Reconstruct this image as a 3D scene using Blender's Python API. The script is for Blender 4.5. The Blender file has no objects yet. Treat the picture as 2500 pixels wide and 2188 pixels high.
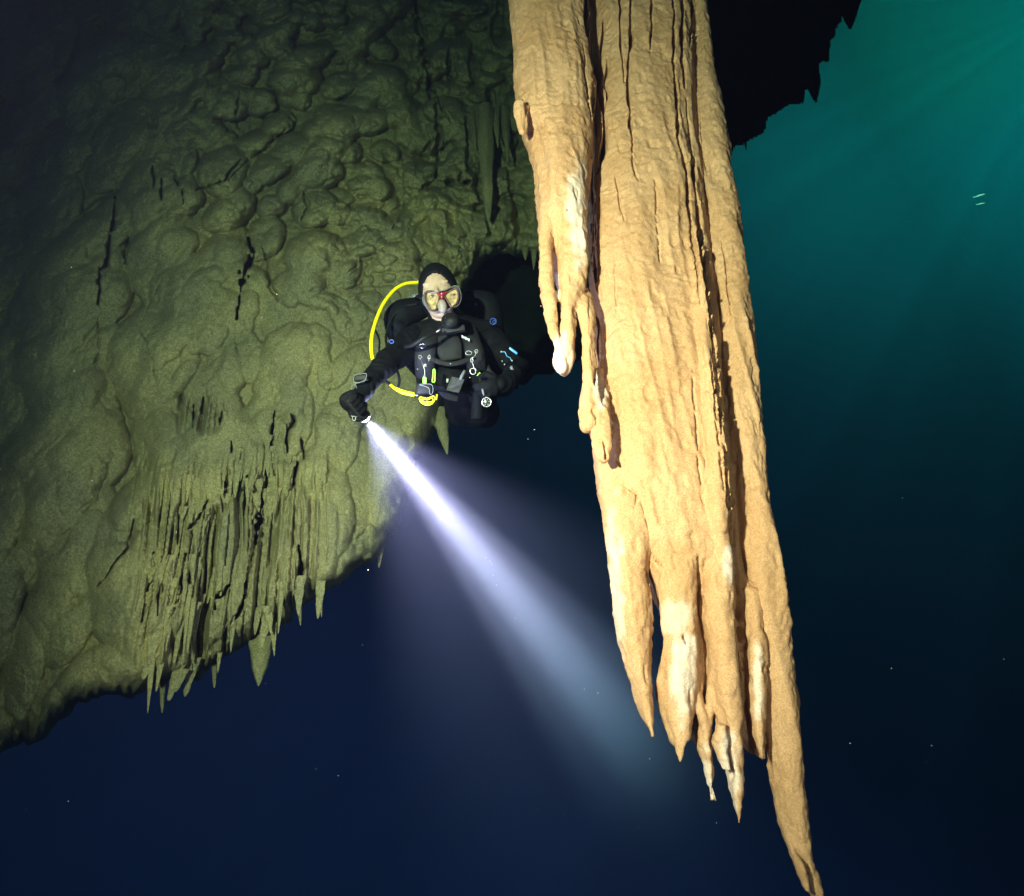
import bpy, bmesh, math, random
import numpy as np
from mathutils import Vector, Matrix
rnd = random.Random(7)
S = bpy.context.scene
COL = S.collection

# ------------------------------------------------------------------ camera
FPX = 1300.0
PITCH, ROLL = math.radians(20), math.radians(5)
Fv = np.array([0, math.cos(PITCH), math.sin(PITCH)])
U0 = np.array([0, -math.sin(PITCH), math.cos(PITCH)])
X0 = np.array([1.0, 0, 0])
Rv = math.cos(ROLL)*X0 - math.sin(ROLL)*U0
Uv = math.sin(ROLL)*X0 + math.cos(ROLL)*U0
cam_d = bpy.data.cameras.new('camera')
cam = bpy.data.objects.new('camera', cam_d); COL.objects.link(cam)
cam.matrix_world = Matrix(((Rv[0], Uv[0], -Fv[0], 0), (Rv[1], Uv[1], -Fv[1], 0), (Rv[2], Uv[2], -Fv[2], 0), (0, 0, 0, 1)))
cam_d.sensor_width = 36; cam_d.lens = 36*FPX/2500
cam_d.clip_start = 0.05; cam_d.clip_end = 300
S.camera = cam

def dirs(px, py):
    a = (np.asarray(px, float)-1250)/FPX; b = (1094-np.asarray(py, float))/FPX
    return Fv + a[..., None]*Rv + b[..., None]*Uv
def WY(px, py, Y):                 # point at world distance Y in front of the photographer
    d = dirs(px, py); return d*(np.asarray(Y, float)/d[..., 1])[..., None]
def W(px, py, d):                  # point at depth d along the view axis
    return dirs(px, py)*np.asarray(d, float)[..., None]
def V(px, py, d): return Vector(W(px, py, d))
def proj(P):
    z = P@Fv; return 1250+FPX*(P@Rv)/z, 1094-FPX*(P@Uv)/z

# ------------------------------------------------------------------ world, lights, exposure
w = bpy.data.worlds.new('World'); S.world = w; w.use_nodes = True
bgn = w.node_tree.nodes['Background']; bgn.inputs[0].default_value = (0.002, 0.006, 0.012, 1); bgn.inputs[1].default_value = 0.3
S.view_settings.view_transform = 'Standard'; S.view_settings.look = 'None'
S.view_settings.exposure = 0; S.view_settings.gamma = 1
S.cycles.use_denoising = True
S.cycles.volume_bounces = 0; S.cycles.max_bounces = 5; S.cycles.diffuse_bounces = 2
S.cycles.transparent_max_bounces = 12
S.cycles.sample_clamp_indirect = 3

def spot(name, loc, target, power, color, size, blend, soft):
    l = bpy.data.lights.new(name, 'SPOT'); l.energy = power; l.color = color
    l.spot_size = math.radians(size); l.spot_blend = blend; l.shadow_soft_size = soft
    o = bpy.data.objects.new(name, l); COL.objects.link(o)
    o.location = loc
    o.rotation_euler = (Vector(target)-Vector(loc)).to_track_quat('-Z', 'Y').to_euler()
    return o
# the photographer's strobe left of the camera; a weak fill lamp is added at right
STROBE = spot('strobe_main', Vector(Rv*-0.92+Uv*0.52-Fv*0.12), V(1170, 820, 2.4), 1980, (1.0, 0.80, 0.58), 128, 1.0, 0.035)
FILL_LAMP = spot('added_fill', Vector(Rv*0.55+Uv*-0.15+Fv*0.0), V(1950, 950, 2.2), 75, (1.0, 0.84, 0.64), 130, 1.0, 0.05)

# ------------------------------------------------------------------ materials
def mat(name, color, rough=0.6, spec=0.3, metal=0.0, noise=0.0, nscale=20, bump=0.0, bscale=60, bdist=0.004, color2=None, emit=None, coat=0.0, detail=6, sss=0):
    m = bpy.data.materials.new(name); m.use_nodes = True
    nt = m.node_tree; b = nt.nodes['Principled BSDF']
    b.inputs['Base Color'].default_value = (*color, 1); b.inputs['Roughness'].default_value = rough
    b.inputs['Specular IOR Level'].default_value = spec; b.inputs['Metallic'].default_value = metal
    b.inputs['Coat Weight'].default_value = coat
    geo = nt.nodes.new('ShaderNodeNewGeometry')
    if noise > 0 or color2:
        n = nt.nodes.new('ShaderNodeTexNoise'); n.inputs['Scale'].default_value = nscale; n.inputs['Detail'].default_value = detail
        nt.links.new(geo.outputs['Position'], n.inputs['Vector'])
        r = nt.nodes.new('ShaderNodeValToRGB'); r.color_ramp.elements[0].position = 0.36; r.color_ramp.elements[1].position = 0.66
        c2 = color2 or tuple(c*(1-noise) for c in color)
        r.color_ramp.elements[0].color = (*c2, 1); r.color_ramp.elements[1].color = (*color, 1)
        nt.links.new(n.outputs['Fac'], r.inputs['Fac']); nt.links.new(r.outputs['Color'], b.inputs['Base Color'])
    if bump > 0:
        n2 = nt.nodes.new('ShaderNodeTexNoise'); n2.inputs['Scale'].default_value = bscale; n2.inputs['Detail'].default_value = 8; n2.inputs['Roughness'].default_value = 0.62
        nt.links.new(geo.outputs['Position'], n2.inputs['Vector'])
        bp = nt.nodes.new('ShaderNodeBump'); bp.inputs['Strength'].default_value = bump; bp.inputs['Distance'].default_value = bdist
        nt.links.new(n2.outputs['Fac'], bp.inputs['Height']); nt.links.new(bp.outputs['Normal'], b.inputs['Normal'])
    if emit:
        b.inputs['Emission Color'].default_value = (*emit[:3], 1); b.inputs['Emission Strength'].default_value = emit[3]
    return m
M = {}
M['wall'] = mat('wall_limestone', (0.60, 0.47, 0.22), 0.9, 0.12, color2=(0.40, 0.33, 0.18), nscale=2.2, bump=0.9, bscale=34, bdist=0.008)
M['ledge_shaded'] = mat('shaded_limestone', (0.05, 0.05, 0.04), 0.95, 0.1, noise=0.4, nscale=3)  # near-black base colour stands in for light that doesn't reach this rock
M['column'] = mat('column_flowstone', (0.62, 0.35, 0.195), 0.72, 0.25, color2=(0.53, 0.28, 0.14), nscale=5, bump=0.7, bscale=120, bdist=0.003)
M['pale_calcite'] = mat('pale_calcite', (0.72, 0.62, 0.56), 0.6, 0.3, noise=0.15, nscale=30, bump=0.4, bscale=140, bdist=0.002)
M['neoprene'] = mat('black_neoprene', (0.004, 0.005, 0.008), 0.75, 0.12, noise=0.3, nscale=40, bump=0.3, bscale=90, bdist=0.003)
M['webbing'] = mat('dark_webbing', (0.0065, 0.007, 0.010), 0.7, 0.3, noise=0.3, nscale=70, bump=0.5, bscale=300, bdist=0.001)
M['rubber'] = mat('black_rubber', (0.006, 0.007, 0.009), 0.6, 0.25)
M['skin'] = mat('skin', (0.42, 0.30, 0.23), 0.5, 0.3, noise=0.05, nscale=30)
M['yellow'] = mat('yellow_rubber', (0.92, 0.83, 0.01), 0.4, 0.4)
M['green'] = mat('green_plastic', (0.30, 0.85, 0.05), 0.4, 0.4)
M['blue'] = mat('blue_plastic', (0.08, 0.38, 0.80), 0.35, 0.5)
M['blue_dark'] = mat('blue_print', (0.05, 0.10, 0.42), 0.5, 0.3)
M['chrome'] = mat('brushed_steel', (0.42, 0.43, 0.46), 0.38, 0.5, 1.0)
M['grey_plastic'] = mat('grey_plastic', (0.13, 0.14, 0.16), 0.45, 0.4)
M['white_print'] = mat('white_print', (0.42, 0.45, 0.46), 0.6, 0.3)
M['red'] = mat('red_frame', (0.22, 0.015, 0.03), 0.3, 0.5, coat=0.5)
M['frame'] = mat('dark_frame', (0.07, 0.022, 0.03), 0.3, 0.5)
M['silicone'] = mat('clear_silicone', (0.17, 0.18, 0.17), 0.35, 0.5)
M['nose'] = mat('nose_silicone', (0.30, 0.25, 0.25), 0.5, 0.4)
M['lens_lit'] = mat('lens_plate', (0.52, 0.39, 0.20), 0.12, 0.8, noise=0.6, nscale=60, coat=1.0)
M['face_dial'] = mat('gauge_dial', (0.03, 0.03, 0.035), 0.2, 0.6, coat=1.0)
M['beam_lens'] = mat('torch_lens', (0.9, 0.9, 0.95), 0.2, emit=(0.90, 0.84, 1.0, 40))
M['glints'] = mat('teal_glint', (0.12, 0.55, 0.50), 0.4, 0.8)
M['speck'] = mat('white_silt', (0.85, 0.85, 0.82), 0.7)

nt = M['column'].node_tree; b_ = nt.nodes['Principled BSDF']; lk = b_.inputs['Base Color'].links[0].from_socket
for mm_, sc_ in ((M['wall'], 95),):
    t_ = mm_.node_tree; bb = t_.nodes['Principled BSDF']; src = bb.inputs['Base Color'].links[0].from_socket
    g_ = t_.nodes.new('ShaderNodeTexNoise'); g_.inputs['Scale'].default_value = sc_; g_.inputs['Detail'].default_value = 4; p_ = t_.nodes.new('ShaderNodeNewGeometry'); t_.links.new(p_.outputs['Position'], g_.inputs['Vector'])
    r_ = t_.nodes.new('ShaderNodeMapRange'); r_.inputs['From Min'].default_value = .33; r_.inputs['From Max'].default_value = .67; r_.inputs['To Min'].default_value = .60; r_.inputs['To Max'].default_value = 1.2; t_.links.new(g_.outputs['Fac'], r_.inputs['Value'])
    v_ = t_.nodes.new('ShaderNodeVectorMath'); v_.operation = 'SCALE'; t_.links.new(src, v_.inputs[0]); t_.links.new(r_.outputs['Result'], v_.inputs['Scale']); t_.links.new(v_.outputs[0], bb.inputs['Base Color'])
at_ = nt.nodes.new('ShaderNodeAttribute'); at_.attribute_name = 'pale'; mx = nt.nodes.new('ShaderNodeMix'); mx.data_type = 'RGBA'; mx.inputs[7].default_value = (0.82, 0.62, 0.53, 1)
g2 = nt.nodes.new('ShaderNodeTexNoise'); g2.inputs['Scale'].default_value = 210; g2.inputs['Detail'].default_value = 3; geo_ = nt.nodes.new('ShaderNodeNewGeometry'); nt.links.new(geo_.outputs['Position'], g2.inputs['Vector'])
g3 = nt.nodes.new('ShaderNodeMapRange'); g3.inputs['From Min'].default_value = .35; g3.inputs['From Max'].default_value = .65; g3.inputs['To Min'].default_value = .74; g3.inputs['To Max'].default_value = 1.08; nt.links.new(g2.outputs['Fac'], g3.inputs['Value'])
mv = nt.nodes.new('ShaderNodeVectorMath'); mv.operation = 'SCALE'; nt.links.new(mx.outputs[2], mv.inputs[0]); nt.links.new(g3.outputs['Result'], mv.inputs['Scale'])
nt.links.new(at_.outputs['Fac'], mx.inputs[0]); nt.links.new(lk, mx.inputs[6]); nt.links.new(mv.outputs[0], b_.inputs['Base Color'])

# ------------------------------------------------------------------ helpers
def tag(o, label=None, cat=None, group=None, kind=None):
    if label: o['label'] = label
    if cat: o['category'] = cat
    if group: o['group'] = group
    if kind: o['kind'] = kind
    return o
def raw_mesh(name, Vt, quads):
    me = bpy.data.meshes.new(name)
    Vt = np.ascontiguousarray(Vt, dtype=np.float32); quads = np.ascontiguousarray(quads, dtype=np.int32)
    n = quads.shape[1]
    me.vertices.add(len(Vt)); me.vertices.foreach_set('co', Vt.ravel())
    me.loops.add(quads.size); me.loops.foreach_set('vertex_index', quads.ravel())
    me.polygons.add(len(quads)); me.polygons.foreach_set('loop_start', np.arange(0, quads.size, n, dtype=np.int32))
    me.polygons.foreach_set('loop_total', np.full(len(quads), n, dtype=np.int32))
    me.update(calc_edges=True); me.validate()
    me.polygons.foreach_set('use_smooth', np.ones(len(me.polygons), dtype=bool))
    return me
def link(name, me, m=None, parent=None):
    o = bpy.data.objects.new(name, me); COL.objects.link(o)
    if m is not None:
        me.materials.clear()
        for k in (m if isinstance(m, (list, tuple)) else [m]): me.materials.append(k)
    if parent:
        o.parent = parent; o.matrix_parent_inverse = parent.matrix_world.inverted()
    return o
def empty(name, loc):
    o = bpy.data.objects.new(name, None); COL.objects.link(o); o.location = loc; o.empty_display_size = 0.1
    o.matrix_world = Matrix.Translation(Vector(loc)); return o
def bm_obj(name, bm, m, parent=None, smooth=True):
    bmesh.ops.recalc_face_normals(bm, faces=bm.faces)
    me = bpy.data.meshes.new(name); bm.to_mesh(me); bm.free()
    if smooth:
        me.polygons.foreach_set('use_smooth', np.ones(len(me.polygons), dtype=bool))
    return link(name, me, m, parent)
def catmull(P, n):
    P = [Vector(p) for p in P]; out = []
    Q = [P[0]*2-P[1]]+P+[P[-1]*2-P[-2]]
    for i in range(1, len(Q)-2):
        for k in range(n):
            t = k/n; a, b, c, d = Q[i-1], Q[i], Q[i+1], Q[i+2]
            out.append(0.5*((2*b)+(c-a)*t+(2*a-5*b+4*c-d)*t*t+(3*b-a-3*c+d)*t**3))
    out.append(P[-1]); return out
def add_tube(bm, pts, rad, seg=10, n=6, flat=None, flat_dir=None, closed=False):
    """pts: Vectors, rad: float or list; flat: thickness ratio across flat_dir"""
    if not isinstance(rad, (list, tuple)): rad = [rad]*len(pts)
    P = catmull(pts, n) if n > 1 else [Vector(p) for p in pts]
    Rr = []
    for i in range(len(P)):
        t = i/(len(P)-1)*(len(rad)-1); k = min(int(t), len(rad)-2); Rr.append(rad[k]*(1-(t-k))+rad[k+1]*(t-k))
    rings = []; prev = None
    for i, p in enumerate(P):
        if closed: tg = P[(i+1) % (len(P)-1)]-P[(i-1) % (len(P)-1)]
        else: tg = P[min(i+1, len(P)-1)]-P[max(i-1, 0)]
        if tg.length < 1e-9: tg = Vector((0, 0, 1))
        tg.normalize()
        if flat_dir is not None: a = Vector(flat_dir)
        elif prev is not None: a = prev
        else: a = Vector((0, 1, 0)) if abs(tg.y) < 0.8 else Vector((1, 0, 0))
        a = (a-tg*a.dot(tg)).normalized(); prev = a; b = tg.cross(a)
        f = 1 if flat is None else flat
        rings.append([bm.verts.new(p+(a*math.cos(q)*f+b*math.sin(q))*Rr[i]) for q in [2*math.pi*k/seg for k in range(seg)]])
    for i in range(len(rings)-1):
        for k in range(seg):
            bm.faces.new((rings[i][k], rings[i][(k+1) % seg], rings[i+1][(k+1) % seg], rings[i+1][k]))
    for rg in (rings[0], rings[-1]):
        try: bm.faces.new(rg)
        except ValueError: pass
    return bm
def tube_obj(name, pts, rad, m, parent=None, **k):
    bm = bmesh.new(); add_tube(bm, pts, rad, **k); return bm_obj(name, bm, m, parent)
def add_ring(bm, c, ax, bx, ra, rb, r, seg=24, s2=8):
    pts = [c+ax*(ra*math.cos(2*math.pi*k/seg))+bx*(rb*math.sin(2*math.pi*k/seg)) for k in range(seg)]
    nrm = ax.cross(bx).normalized(); rings = []
    for k, p in enumerate(pts):
        tg = (pts[(k+1) % seg]-pts[k-1]).normalized(); o = tg.cross(nrm)
        rings.append([bm.verts.new(p+(nrm*math.cos(q)+o*math.sin(q))*r) for q in [2*math.pi*j/s2 for j in range(s2)]])
    for i in range(seg):
        for j in range(s2):
            bm.faces.new((rings[i][j], rings[i][(j+1) % s2], rings[(i+1) % seg][(j+1) % s2], rings[(i+1) % seg][j]))
    return bm
def add_loop(bm, pts, r, s2=8, n=4):        # closed tube through any points
    P = [Vector(p) for p in pts]; L = len(P); out = []
    for i in range(L):
        a, b, c, d = P[i-1], P[i], P[(i+1) % L], P[(i+2) % L]
        for k in range(n):
            t = k/n; out.append(0.5*((2*b)+(c-a)*t+(2*a-5*b+4*c-d)*t*t+(3*b-a-3*c+d)*t**3))
    cen = sum(out, Vector())/len(out); nrm = Vector(-Fv); rings = []
    for k, p in enumerate(out):
        tg = (out[(k+1) % len(out)]-out[k-1]).normalized(); o = tg.cross(nrm).normalized(); q_ = o.cross(tg)
        rings.append([bm.verts.new(p+(q_*math.cos(q)+o*math.sin(q))*r) for q in [2*math.pi*j/s2 for j in range(s2)]])
    N = len(rings)
    for i in range(N):
        for j in range(s2):
            bm.faces.new((rings[i][j], rings[i][(j+1) % s2], rings[(i+1) % N][(j+1) % s2], rings[(i+1) % N][j]))
    return out
def add_box(bm, c, ax, ay, az, bevel=0.2):     # axes are half extents
    vs = [bm.verts.new(c+ax*sx+ay*sy+az*sz) for sx in (-1, 1) for sy in (-1, 1) for sz in (-1, 1)]
    fs = [(0, 1, 3, 2), (4, 6, 7, 5), (0, 4, 5, 1), (2, 3, 7, 6), (0, 2, 6, 4), (1, 5, 7, 3)]
    F_ = [bm.faces.new([vs[i] for i in f]) for f in fs]
    es = list({e for f in F_ for e in f.edges})
    bmesh.ops.bevel(bm, geom=es, offset=bevel*min(ax.length, ay.length, az.length), segments=2, affect='EDGES', profile=0.6)
    return bm
def add_ball(bm, c, ax, ay, az, u=20, v=14):
    r = bmesh.ops.create_uvsphere(bm, u_segments=u, v_segments=v, radius=1)
    for q in r['verts']:
        co = q.co.copy(); q.co = c+ax*co.x+ay*co.y+az*co.z
    return r['verts']
def evald(o, keep=False):
    dg = bpy.context.evaluated_depsgraph_get(); dg.update()
    me = bpy.data.meshes.new_from_object(o.evaluated_get(dg)); 
    if not keep: 
        old = o.data; bpy.data.objects.remove(o); bpy.data.meshes.remove(old)
    return me

# noise in numpy ---------------------------------------------------
def hsh(i, j, k, seed):
    n = (i.astype(np.int64)*73856093) ^ (j.astype(np.int64)*19349663) ^ (k.astype(np.int64)*83492791) ^ (seed*2654435761 & 0xffffffff)
    n = (n ^ (n >> 13))*1274126177 & 0x7fffffff; n = (n ^ (n >> 16))*668265263 & 0x7fffffff
    return ((n ^ (n >> 15)) & 0xffffff)/float(0xffffff)
def vnoise(x, y, z, seed=0):
    xi, yi, zi = np.floor(x), np.floor(y), np.floor(z); fx, fy, fz = x-xi, y-yi, z-zi
    s = lambda t: t*t*t*(t*(t*6-15)+10)
    fx, fy, fz = s(fx), s(fy), s(fz); r = 0
    for a in (0, 1):
        for b in (0, 1):
            for c in (0, 1):
                r = r+hsh(xi+a, yi+b, zi+c, seed)*(fx if a else 1-fx)*(fy if b else 1-fy)*(fz if c else 1-fz)
    return r*2-1
def fbm(x, y, z, seed=0, oct=4, g=0.5):
    r = 0; a = 1; f = 1; t = 0
    for o in range(oct):
        r = r+a*vnoise(x*f+o*17.3, y*f+o*5.1, z*f-o*9.7, seed+o); t += a; a *= g; f *= 2.03
    return r/t
def pillows(x, y, size, seed, hv=0.5):   # union of rounded mounds of varied height: creases between them
    x = x/size; y = y/size; xi, yi = np.floor(x), np.floor(y); best = np.full(x.shape, -9.0); zz = np.zeros_like(xi)
    for a in range(-2, 3):
        for b in range(-2, 3):
            ci, cj = xi+a, yi+b
            cx = ci+hsh(ci, cj, zz, seed); cy = cj+hsh(ci, cj, zz+1, seed); H = hsh(ci, cj, zz+2, seed)*hv
            k = 0.7+0.9*hsh(ci, cj, zz+3, seed)
            best = np.maximum(best, H-k*((x-cx)**2+(y-cy)**2))
    return best
def scales(x, y, size, seed, tilt=0.5, k=0.5, hv=0.5, cush=1.0):   # rounded plates, each standing proud at its right and lower rim
    x = x/size; y = y/size; xi, yi = np.floor(x), np.floor(y); best = np.full(x.shape, -9.0); b2 = best.copy(); out = np.zeros(x.shape); zz = np.zeros_like(xi)
    for a in range(-2, 3):
        for b in range(-2, 3):
            ci, cj = xi+a, yi+b
            dx = x-ci-hsh(ci, cj, zz, seed); dy = y-cj-hsh(ci, cj, zz+1, seed); H = hsh(ci, cj, zz+2, seed)*hv
            r2 = dx*dx+dy*dy; sc = H-r2; m = sc > best; b2 = np.where(m, best, np.maximum(b2, sc)); best = np.where(m, sc, best)
            out = np.where(m, H*0.4+tilt*(dx*0.9-dy*0.45)*(0.5+hsh(ci, cj, zz+3, seed))-k*r2, out)
    return out+cush*(1-(1-np.clip((best-b2)/0.7, 0, 1))**2.5)
def bulbs(x, y, size, seed, rmin=0.45, rmax=1.05, hv=0.25):   # union of domes of many sizes, larger ones swallowing smaller
    x = x/size; y = y/size; xi, yi = np.floor(x), np.floor(y); best = np.zeros(x.shape); zz = np.zeros_like(xi)
    for a in range(-2, 3):
        for b in range(-2, 3):
            ci, cj = xi+a, yi+b
            dx = x-ci-hsh(ci, cj, zz, seed); dy = (y-cj-hsh(ci, cj, zz+1, seed)); q = hsh(ci, cj, zz+2, seed); Rr = rmin+(rmax-rmin)*q*q
            el = 0.8+0.5*hsh(ci, cj, zz+3, seed)
            v = np.sqrt(np.clip(Rr*Rr-dx*dx*el-dy*dy/el, 0, None))+hv*hsh(ci, cj, zz+4, seed)*(Rr*Rr > dx*dx*el+dy*dy/el)
            best = np.maximum(best, v)
    return best
def sstep(a, b, x):
    t = np.clip((x-a)/(b-a), 0, 1); return t*t*(3-2*t)
def polydist(px, py, pts):               # distance to a polyline and the parameter along it
    best = np.full(px.shape, 1e9); tt = np.zeros(px.shape); L = len(pts)-1
    for i in range(L):
        (x0, y0), (x1, y1) = pts[i][:2], pts[i+1][:2]; dx, dy = x1-x0, y1-y0
        t = np.clip(((px-x0)*dx+(py-y0)*dy)/(dx*dx+dy*dy+1e-9), 0, 1)
        d = np.hypot(px-x0-t*dx, py-y0-t*dy); m = d < best
        best = np.where(m, d, best); tt = np.where(m, (i+t)/L, tt)
    return best, tt
def inpoly(px, py, poly):
    c = np.zeros(px.shape, bool); n = len(poly)
    for i in range(n):
        (x0, y0), (x1, y1) = poly[i], poly[i-1]
        m = ((y0 > py) != (y1 > py)) & (px < (x1-x0)*(py-y0)/((y1-y0) or 1e-9)+x0); c ^= m
    return c

# ------------------------------------------------------------------ cave wall
WALL_EDGE = [(-900, 2300), (-400, 2040), (0, 1830), (98, 1796), (156, 1737), (234, 1692), (330, 1700), (410, 1661), (469, 1650), (508, 1630), (547, 1598), (598, 1562),
             (640, 1570), (690, 1525), (714, 1486), (761, 1447), (804, 1439), (847, 1412), (886, 1369), (930, 1345), (964, 1300), (985, 1215), (1011, 1120), (1040, 1075), (1070, 1030),
             (1100, 960), (1112, 870), (1128, 760), (1142, 690), (1180, 635), (1235, 612), (1300, 625), (1345, 690), (1420, 720), (1500, 640), (1560, 520)]
WALL_POLY = WALL_EDGE+[(1600, -900), (-900, -900)]
def wall_Y(px, py):
    Y = 3.35+0.0*px
    Y = Y+0.42*sstep(700, 1250, px)                       # recedes behind the diver
    Y = Y-0.15*sstep(900, 1500, py)*sstep(1000, 300, px)
    Y = Y+0.25*sstep(300, -200, px)
    Y = Y-0.35*sstep(500, -300, py)
    return Y
st = 2.3
gx = np.arange(-820, 1580, st); gy = np.arange(-760, 2120, st)
PX, PY = np.meshgrid(gx, gy)
wx = 26*vnoise(PX/70, PY/70, 0*PX, 3)+9*vnoise(PX/22, PY/22, 0*PX, 4)
wy = 26*vnoise(PX/70, PY/70, 0*PX+5, 5)+9*vnoise(PX/22, PY/22, 0*PX+5, 6)
QX, QY = PX+wx*0.5, PY+wy*0.5
edist, _ = polydist(PX, PY, WALL_EDGE)
inside = inpoly(PX, PY, WALL_POLY)
sd = np.where(inside, edist, -edist)+10*vnoise(PX/45, PY/45, 0*PX, 9)+5*vnoise(PX/14, PY/24, 0*PX, 10)
D = dirs(PX, PY); XW = D[..., 0]/D[..., 1]*3.4; ZW = D[..., 2]/D[..., 1]*3.4
UX = XW+0.06*vnoise(XW*2.2, ZW*2.2, 0*XW, 21)+0.012*vnoise(XW*9, ZW*9, 0*XW, 22)+0.008*vnoise(XW*22, ZW*22, 0*XW, 25)
UZ = ZW+0.06*vnoise(XW*2.2, ZW*2.2, 0*XW+7, 23)+0.016*vnoise(XW*9, ZW*9, 0*XW+7, 24)+0.008*vnoise(XW*22, ZW*22, 0*XW+7, 26)
# region weights
w_pil = sstep(380, 560, QX)*sstep(820, 560, QY)
w_cob = sstep(720, 880, QX)*sstep(300, 420, QY)*sstep(900, 700, QY)
w_rough = sstep(960, 1080, QX)*sstep(760, 650, QY)
w_drip = sstep(290, 400, QX)*sstep(860, 740, QX+0.15*(QY-1200))*sstep(1080, 1190, QY)*sstep(1660, 1560, QY)
w_drip = np.maximum(w_drip, 0.8*sstep(420, 470, QX)*sstep(560, 520, QX)*sstep(960, 985, QY)*sstep(1060, 1030, QY))
w_flow = sstep(600, 720, QX)*sstep(820, 980, QY)
w_left = np.clip(1-sstep(420, 600, QX), 0, 1)
h = 0.16*fbm(XW*0.9, ZW*0.7, 0*XW, 31, 3)
w_mid = np.clip(1-w_pil-w_cob-w_flow-w_left*0.6-w_rough, 0, 1)
h = h+0.12*w_pil*pillows(UX, UZ*0.9, 0.5, 41, 0.8)+(0.18*w_pil+0.03)*bulbs(UX, UZ*0.9, 0.24, 141)+0.022*w_pil*bulbs(UX+5, UZ, 0.09, 149)
h = h+0.062*w_cob*bulbs(UX+9, UZ, 0.088, 143)+0.05*w_cob*bulbs(UX+4, UZ, 0.20, 148)
h = h+w_mid*(0.15*bulbs(UX+1, UZ*0.75, 0.26, 150, 0.5, 1.2)+0.022*bulbs(UX+6, UZ*0.8, 0.10, 151))
h = h+w_left*(0.12*pillows(UX+5, UZ*0.6, 0.6, 44, 0.7)+0.16*bulbs(UX+5, UZ*0.62, 0.34, 144, 0.5, 1.25))
h = h+w_flow*(0.055*bulbs(UX+2.7, UZ*0.5, 0.13, 146)+0.13*bulbs(UX+7, UZ*0.5, 0.27, 147))
h = h+0.006*fbm(XW*38, ZW*34, 0*XW, 62, 3, 0.6)
h = h+w_rough*(0.06*fbm(UX*7, UZ*3.2, 0*XW, 51, 5, 0.65)-0.10*sstep(0.12, 0.5, vnoise(UX*9, UZ*2.2, 0*XW, 52)))
h = h+0.014*fbm(XW*11, ZW*9, 0*XW, 61, 4, 0.6)
# hanging strands: vertical ridges and slots following gravity
sxx = XW+0.012*vnoise(XW*5, ZW*4, 0*XW, 70)
r1 = vnoise(sxx*26, ZW*1.5, 0*XW, 71); r2 = vnoise(sxx*58, ZW*2.4, 0*XW, 72); r3 = vnoise(sxx*12, ZW*1.3, 0*XW+4, 73)
slots = 0.35*sstep(0.15, 0.5, r1)+0.25*sstep(0.15, 0.5, r2)+0.5*sstep(0.25, 0.6, r3)
shelf = 0.06*np.abs(vnoise(XW*2, ZW*4, 0*XW, 74))
h = h+w_drip*(0.03*r1+0.015*r2+shelf-0.26*np.clip(slots, 0, 1.1))
# single deep cracks seen on the wall (pixel path, half width px, depth m)
CR = [([(1010, 0), (1030, 90), (1040, 160), (1050, 240)], 16, 0.25), ([(1040, 190), (1080, 260), (1105, 300)], 8, 0.15), ([(1062, 230), (1072, 330), (1066, 440)], 10, 0.2),
      ([(1066, 340), (1040, 372)], 6, 0.12), ([(606, 585), (618, 620), (600, 650), (588, 705), (580, 775)], 14, 0.3), ([(632, 600), (660, 690), (680, 735)], 6, 0.1),
      ([(282, 480), (272, 560), (262, 640), (244, 660), (240, 740)], 10, 0.25), ([(315, 575), (310, 640)], 6, 0.15), ([(375, 410), (378, 460)], 5, 0.15), ([(398, 440), (402, 490)], 8, 0.15),
      ([(430, 440), (448, 455), (452, 500)], 6, 0.15), ([(700, 290), (712, 300), (560, 440)], 5, 0.08), ([(480, 470), (550, 440), (590, 390)], 6, 0.12), ([(575, 200), (585, 320)], 5, 0.1),
      ([(240, 740), (245, 860), (225, 910)], 4, 0.06), ([(340, 800), (372, 900), (380, 940)], 4, 0.06), ([(395, 680), (370, 730), (365, 760)], 4, 0.06), ([(330, 1270), (320, 1330), (290, 1370), (240, 1430)], 6, 0.12),
      ([(640, 1180), (632, 1260), (622, 1330)], 15, 0.4), ([(548, 1180), (545, 1250)], 9, 0.35), ([(602, 1160), (598, 1280)], 8, 0.35), ([(565, 1080), (558, 1190)], 5, 0.3), ([(655, 1080), (648, 1190)], 8, 0.35),
      ([(725, 1130), (700, 1220)], 8, 0.3), ([(670, 1000), (660, 1090), (668, 1160)], 6, 0.3), ([(702, 1040), (700, 1110)], 6, 0.3), ([(735, 1060), (740, 1120)], 5, 0.25), ([(375, 1350), (362, 1430), (345, 1520)], 7, 0.35),
      ([(455, 1350), (440, 1440), (420, 1500)], 6, 0.3), ([(465, 1400), (460, 1500)], 6, 0.3), ([(398, 1360), (392, 1410), (385, 1500)], 6, 0.3), ([(728, 1330), (735, 1390), (725, 1430)], 9, 0.3),
      ([(560, 1430), (530, 1460), (520, 1500)], 12, 0.35), ([(600, 1420), (590, 1480), (560, 1520)], 7, 0.3), ([(510, 1220), (480, 1270), (460, 1290)], 6, 0.25), ([(440, 1240), (435, 1330)], 5, 0.2),
      ([(500, 970), (492, 1010)], 6, 0.2), ([(475, 990), (470, 1040)], 5, 0.2), ([(540, 1000), (536, 1035)], 5, 0.2), ([(710, 1010), (720, 1030), (700, 1060)], 8, 0.25),
      ([(990, 470), (985, 520), (955, 560)], 5, 0.1), ([(880, 600), (870, 650), (850, 665)], 4, 0.07), ([(735, 470), (745, 500), (735, 540)], 8, 0.12), ([(1230, 640), (1270, 640)], 3, 0.02)]
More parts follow.
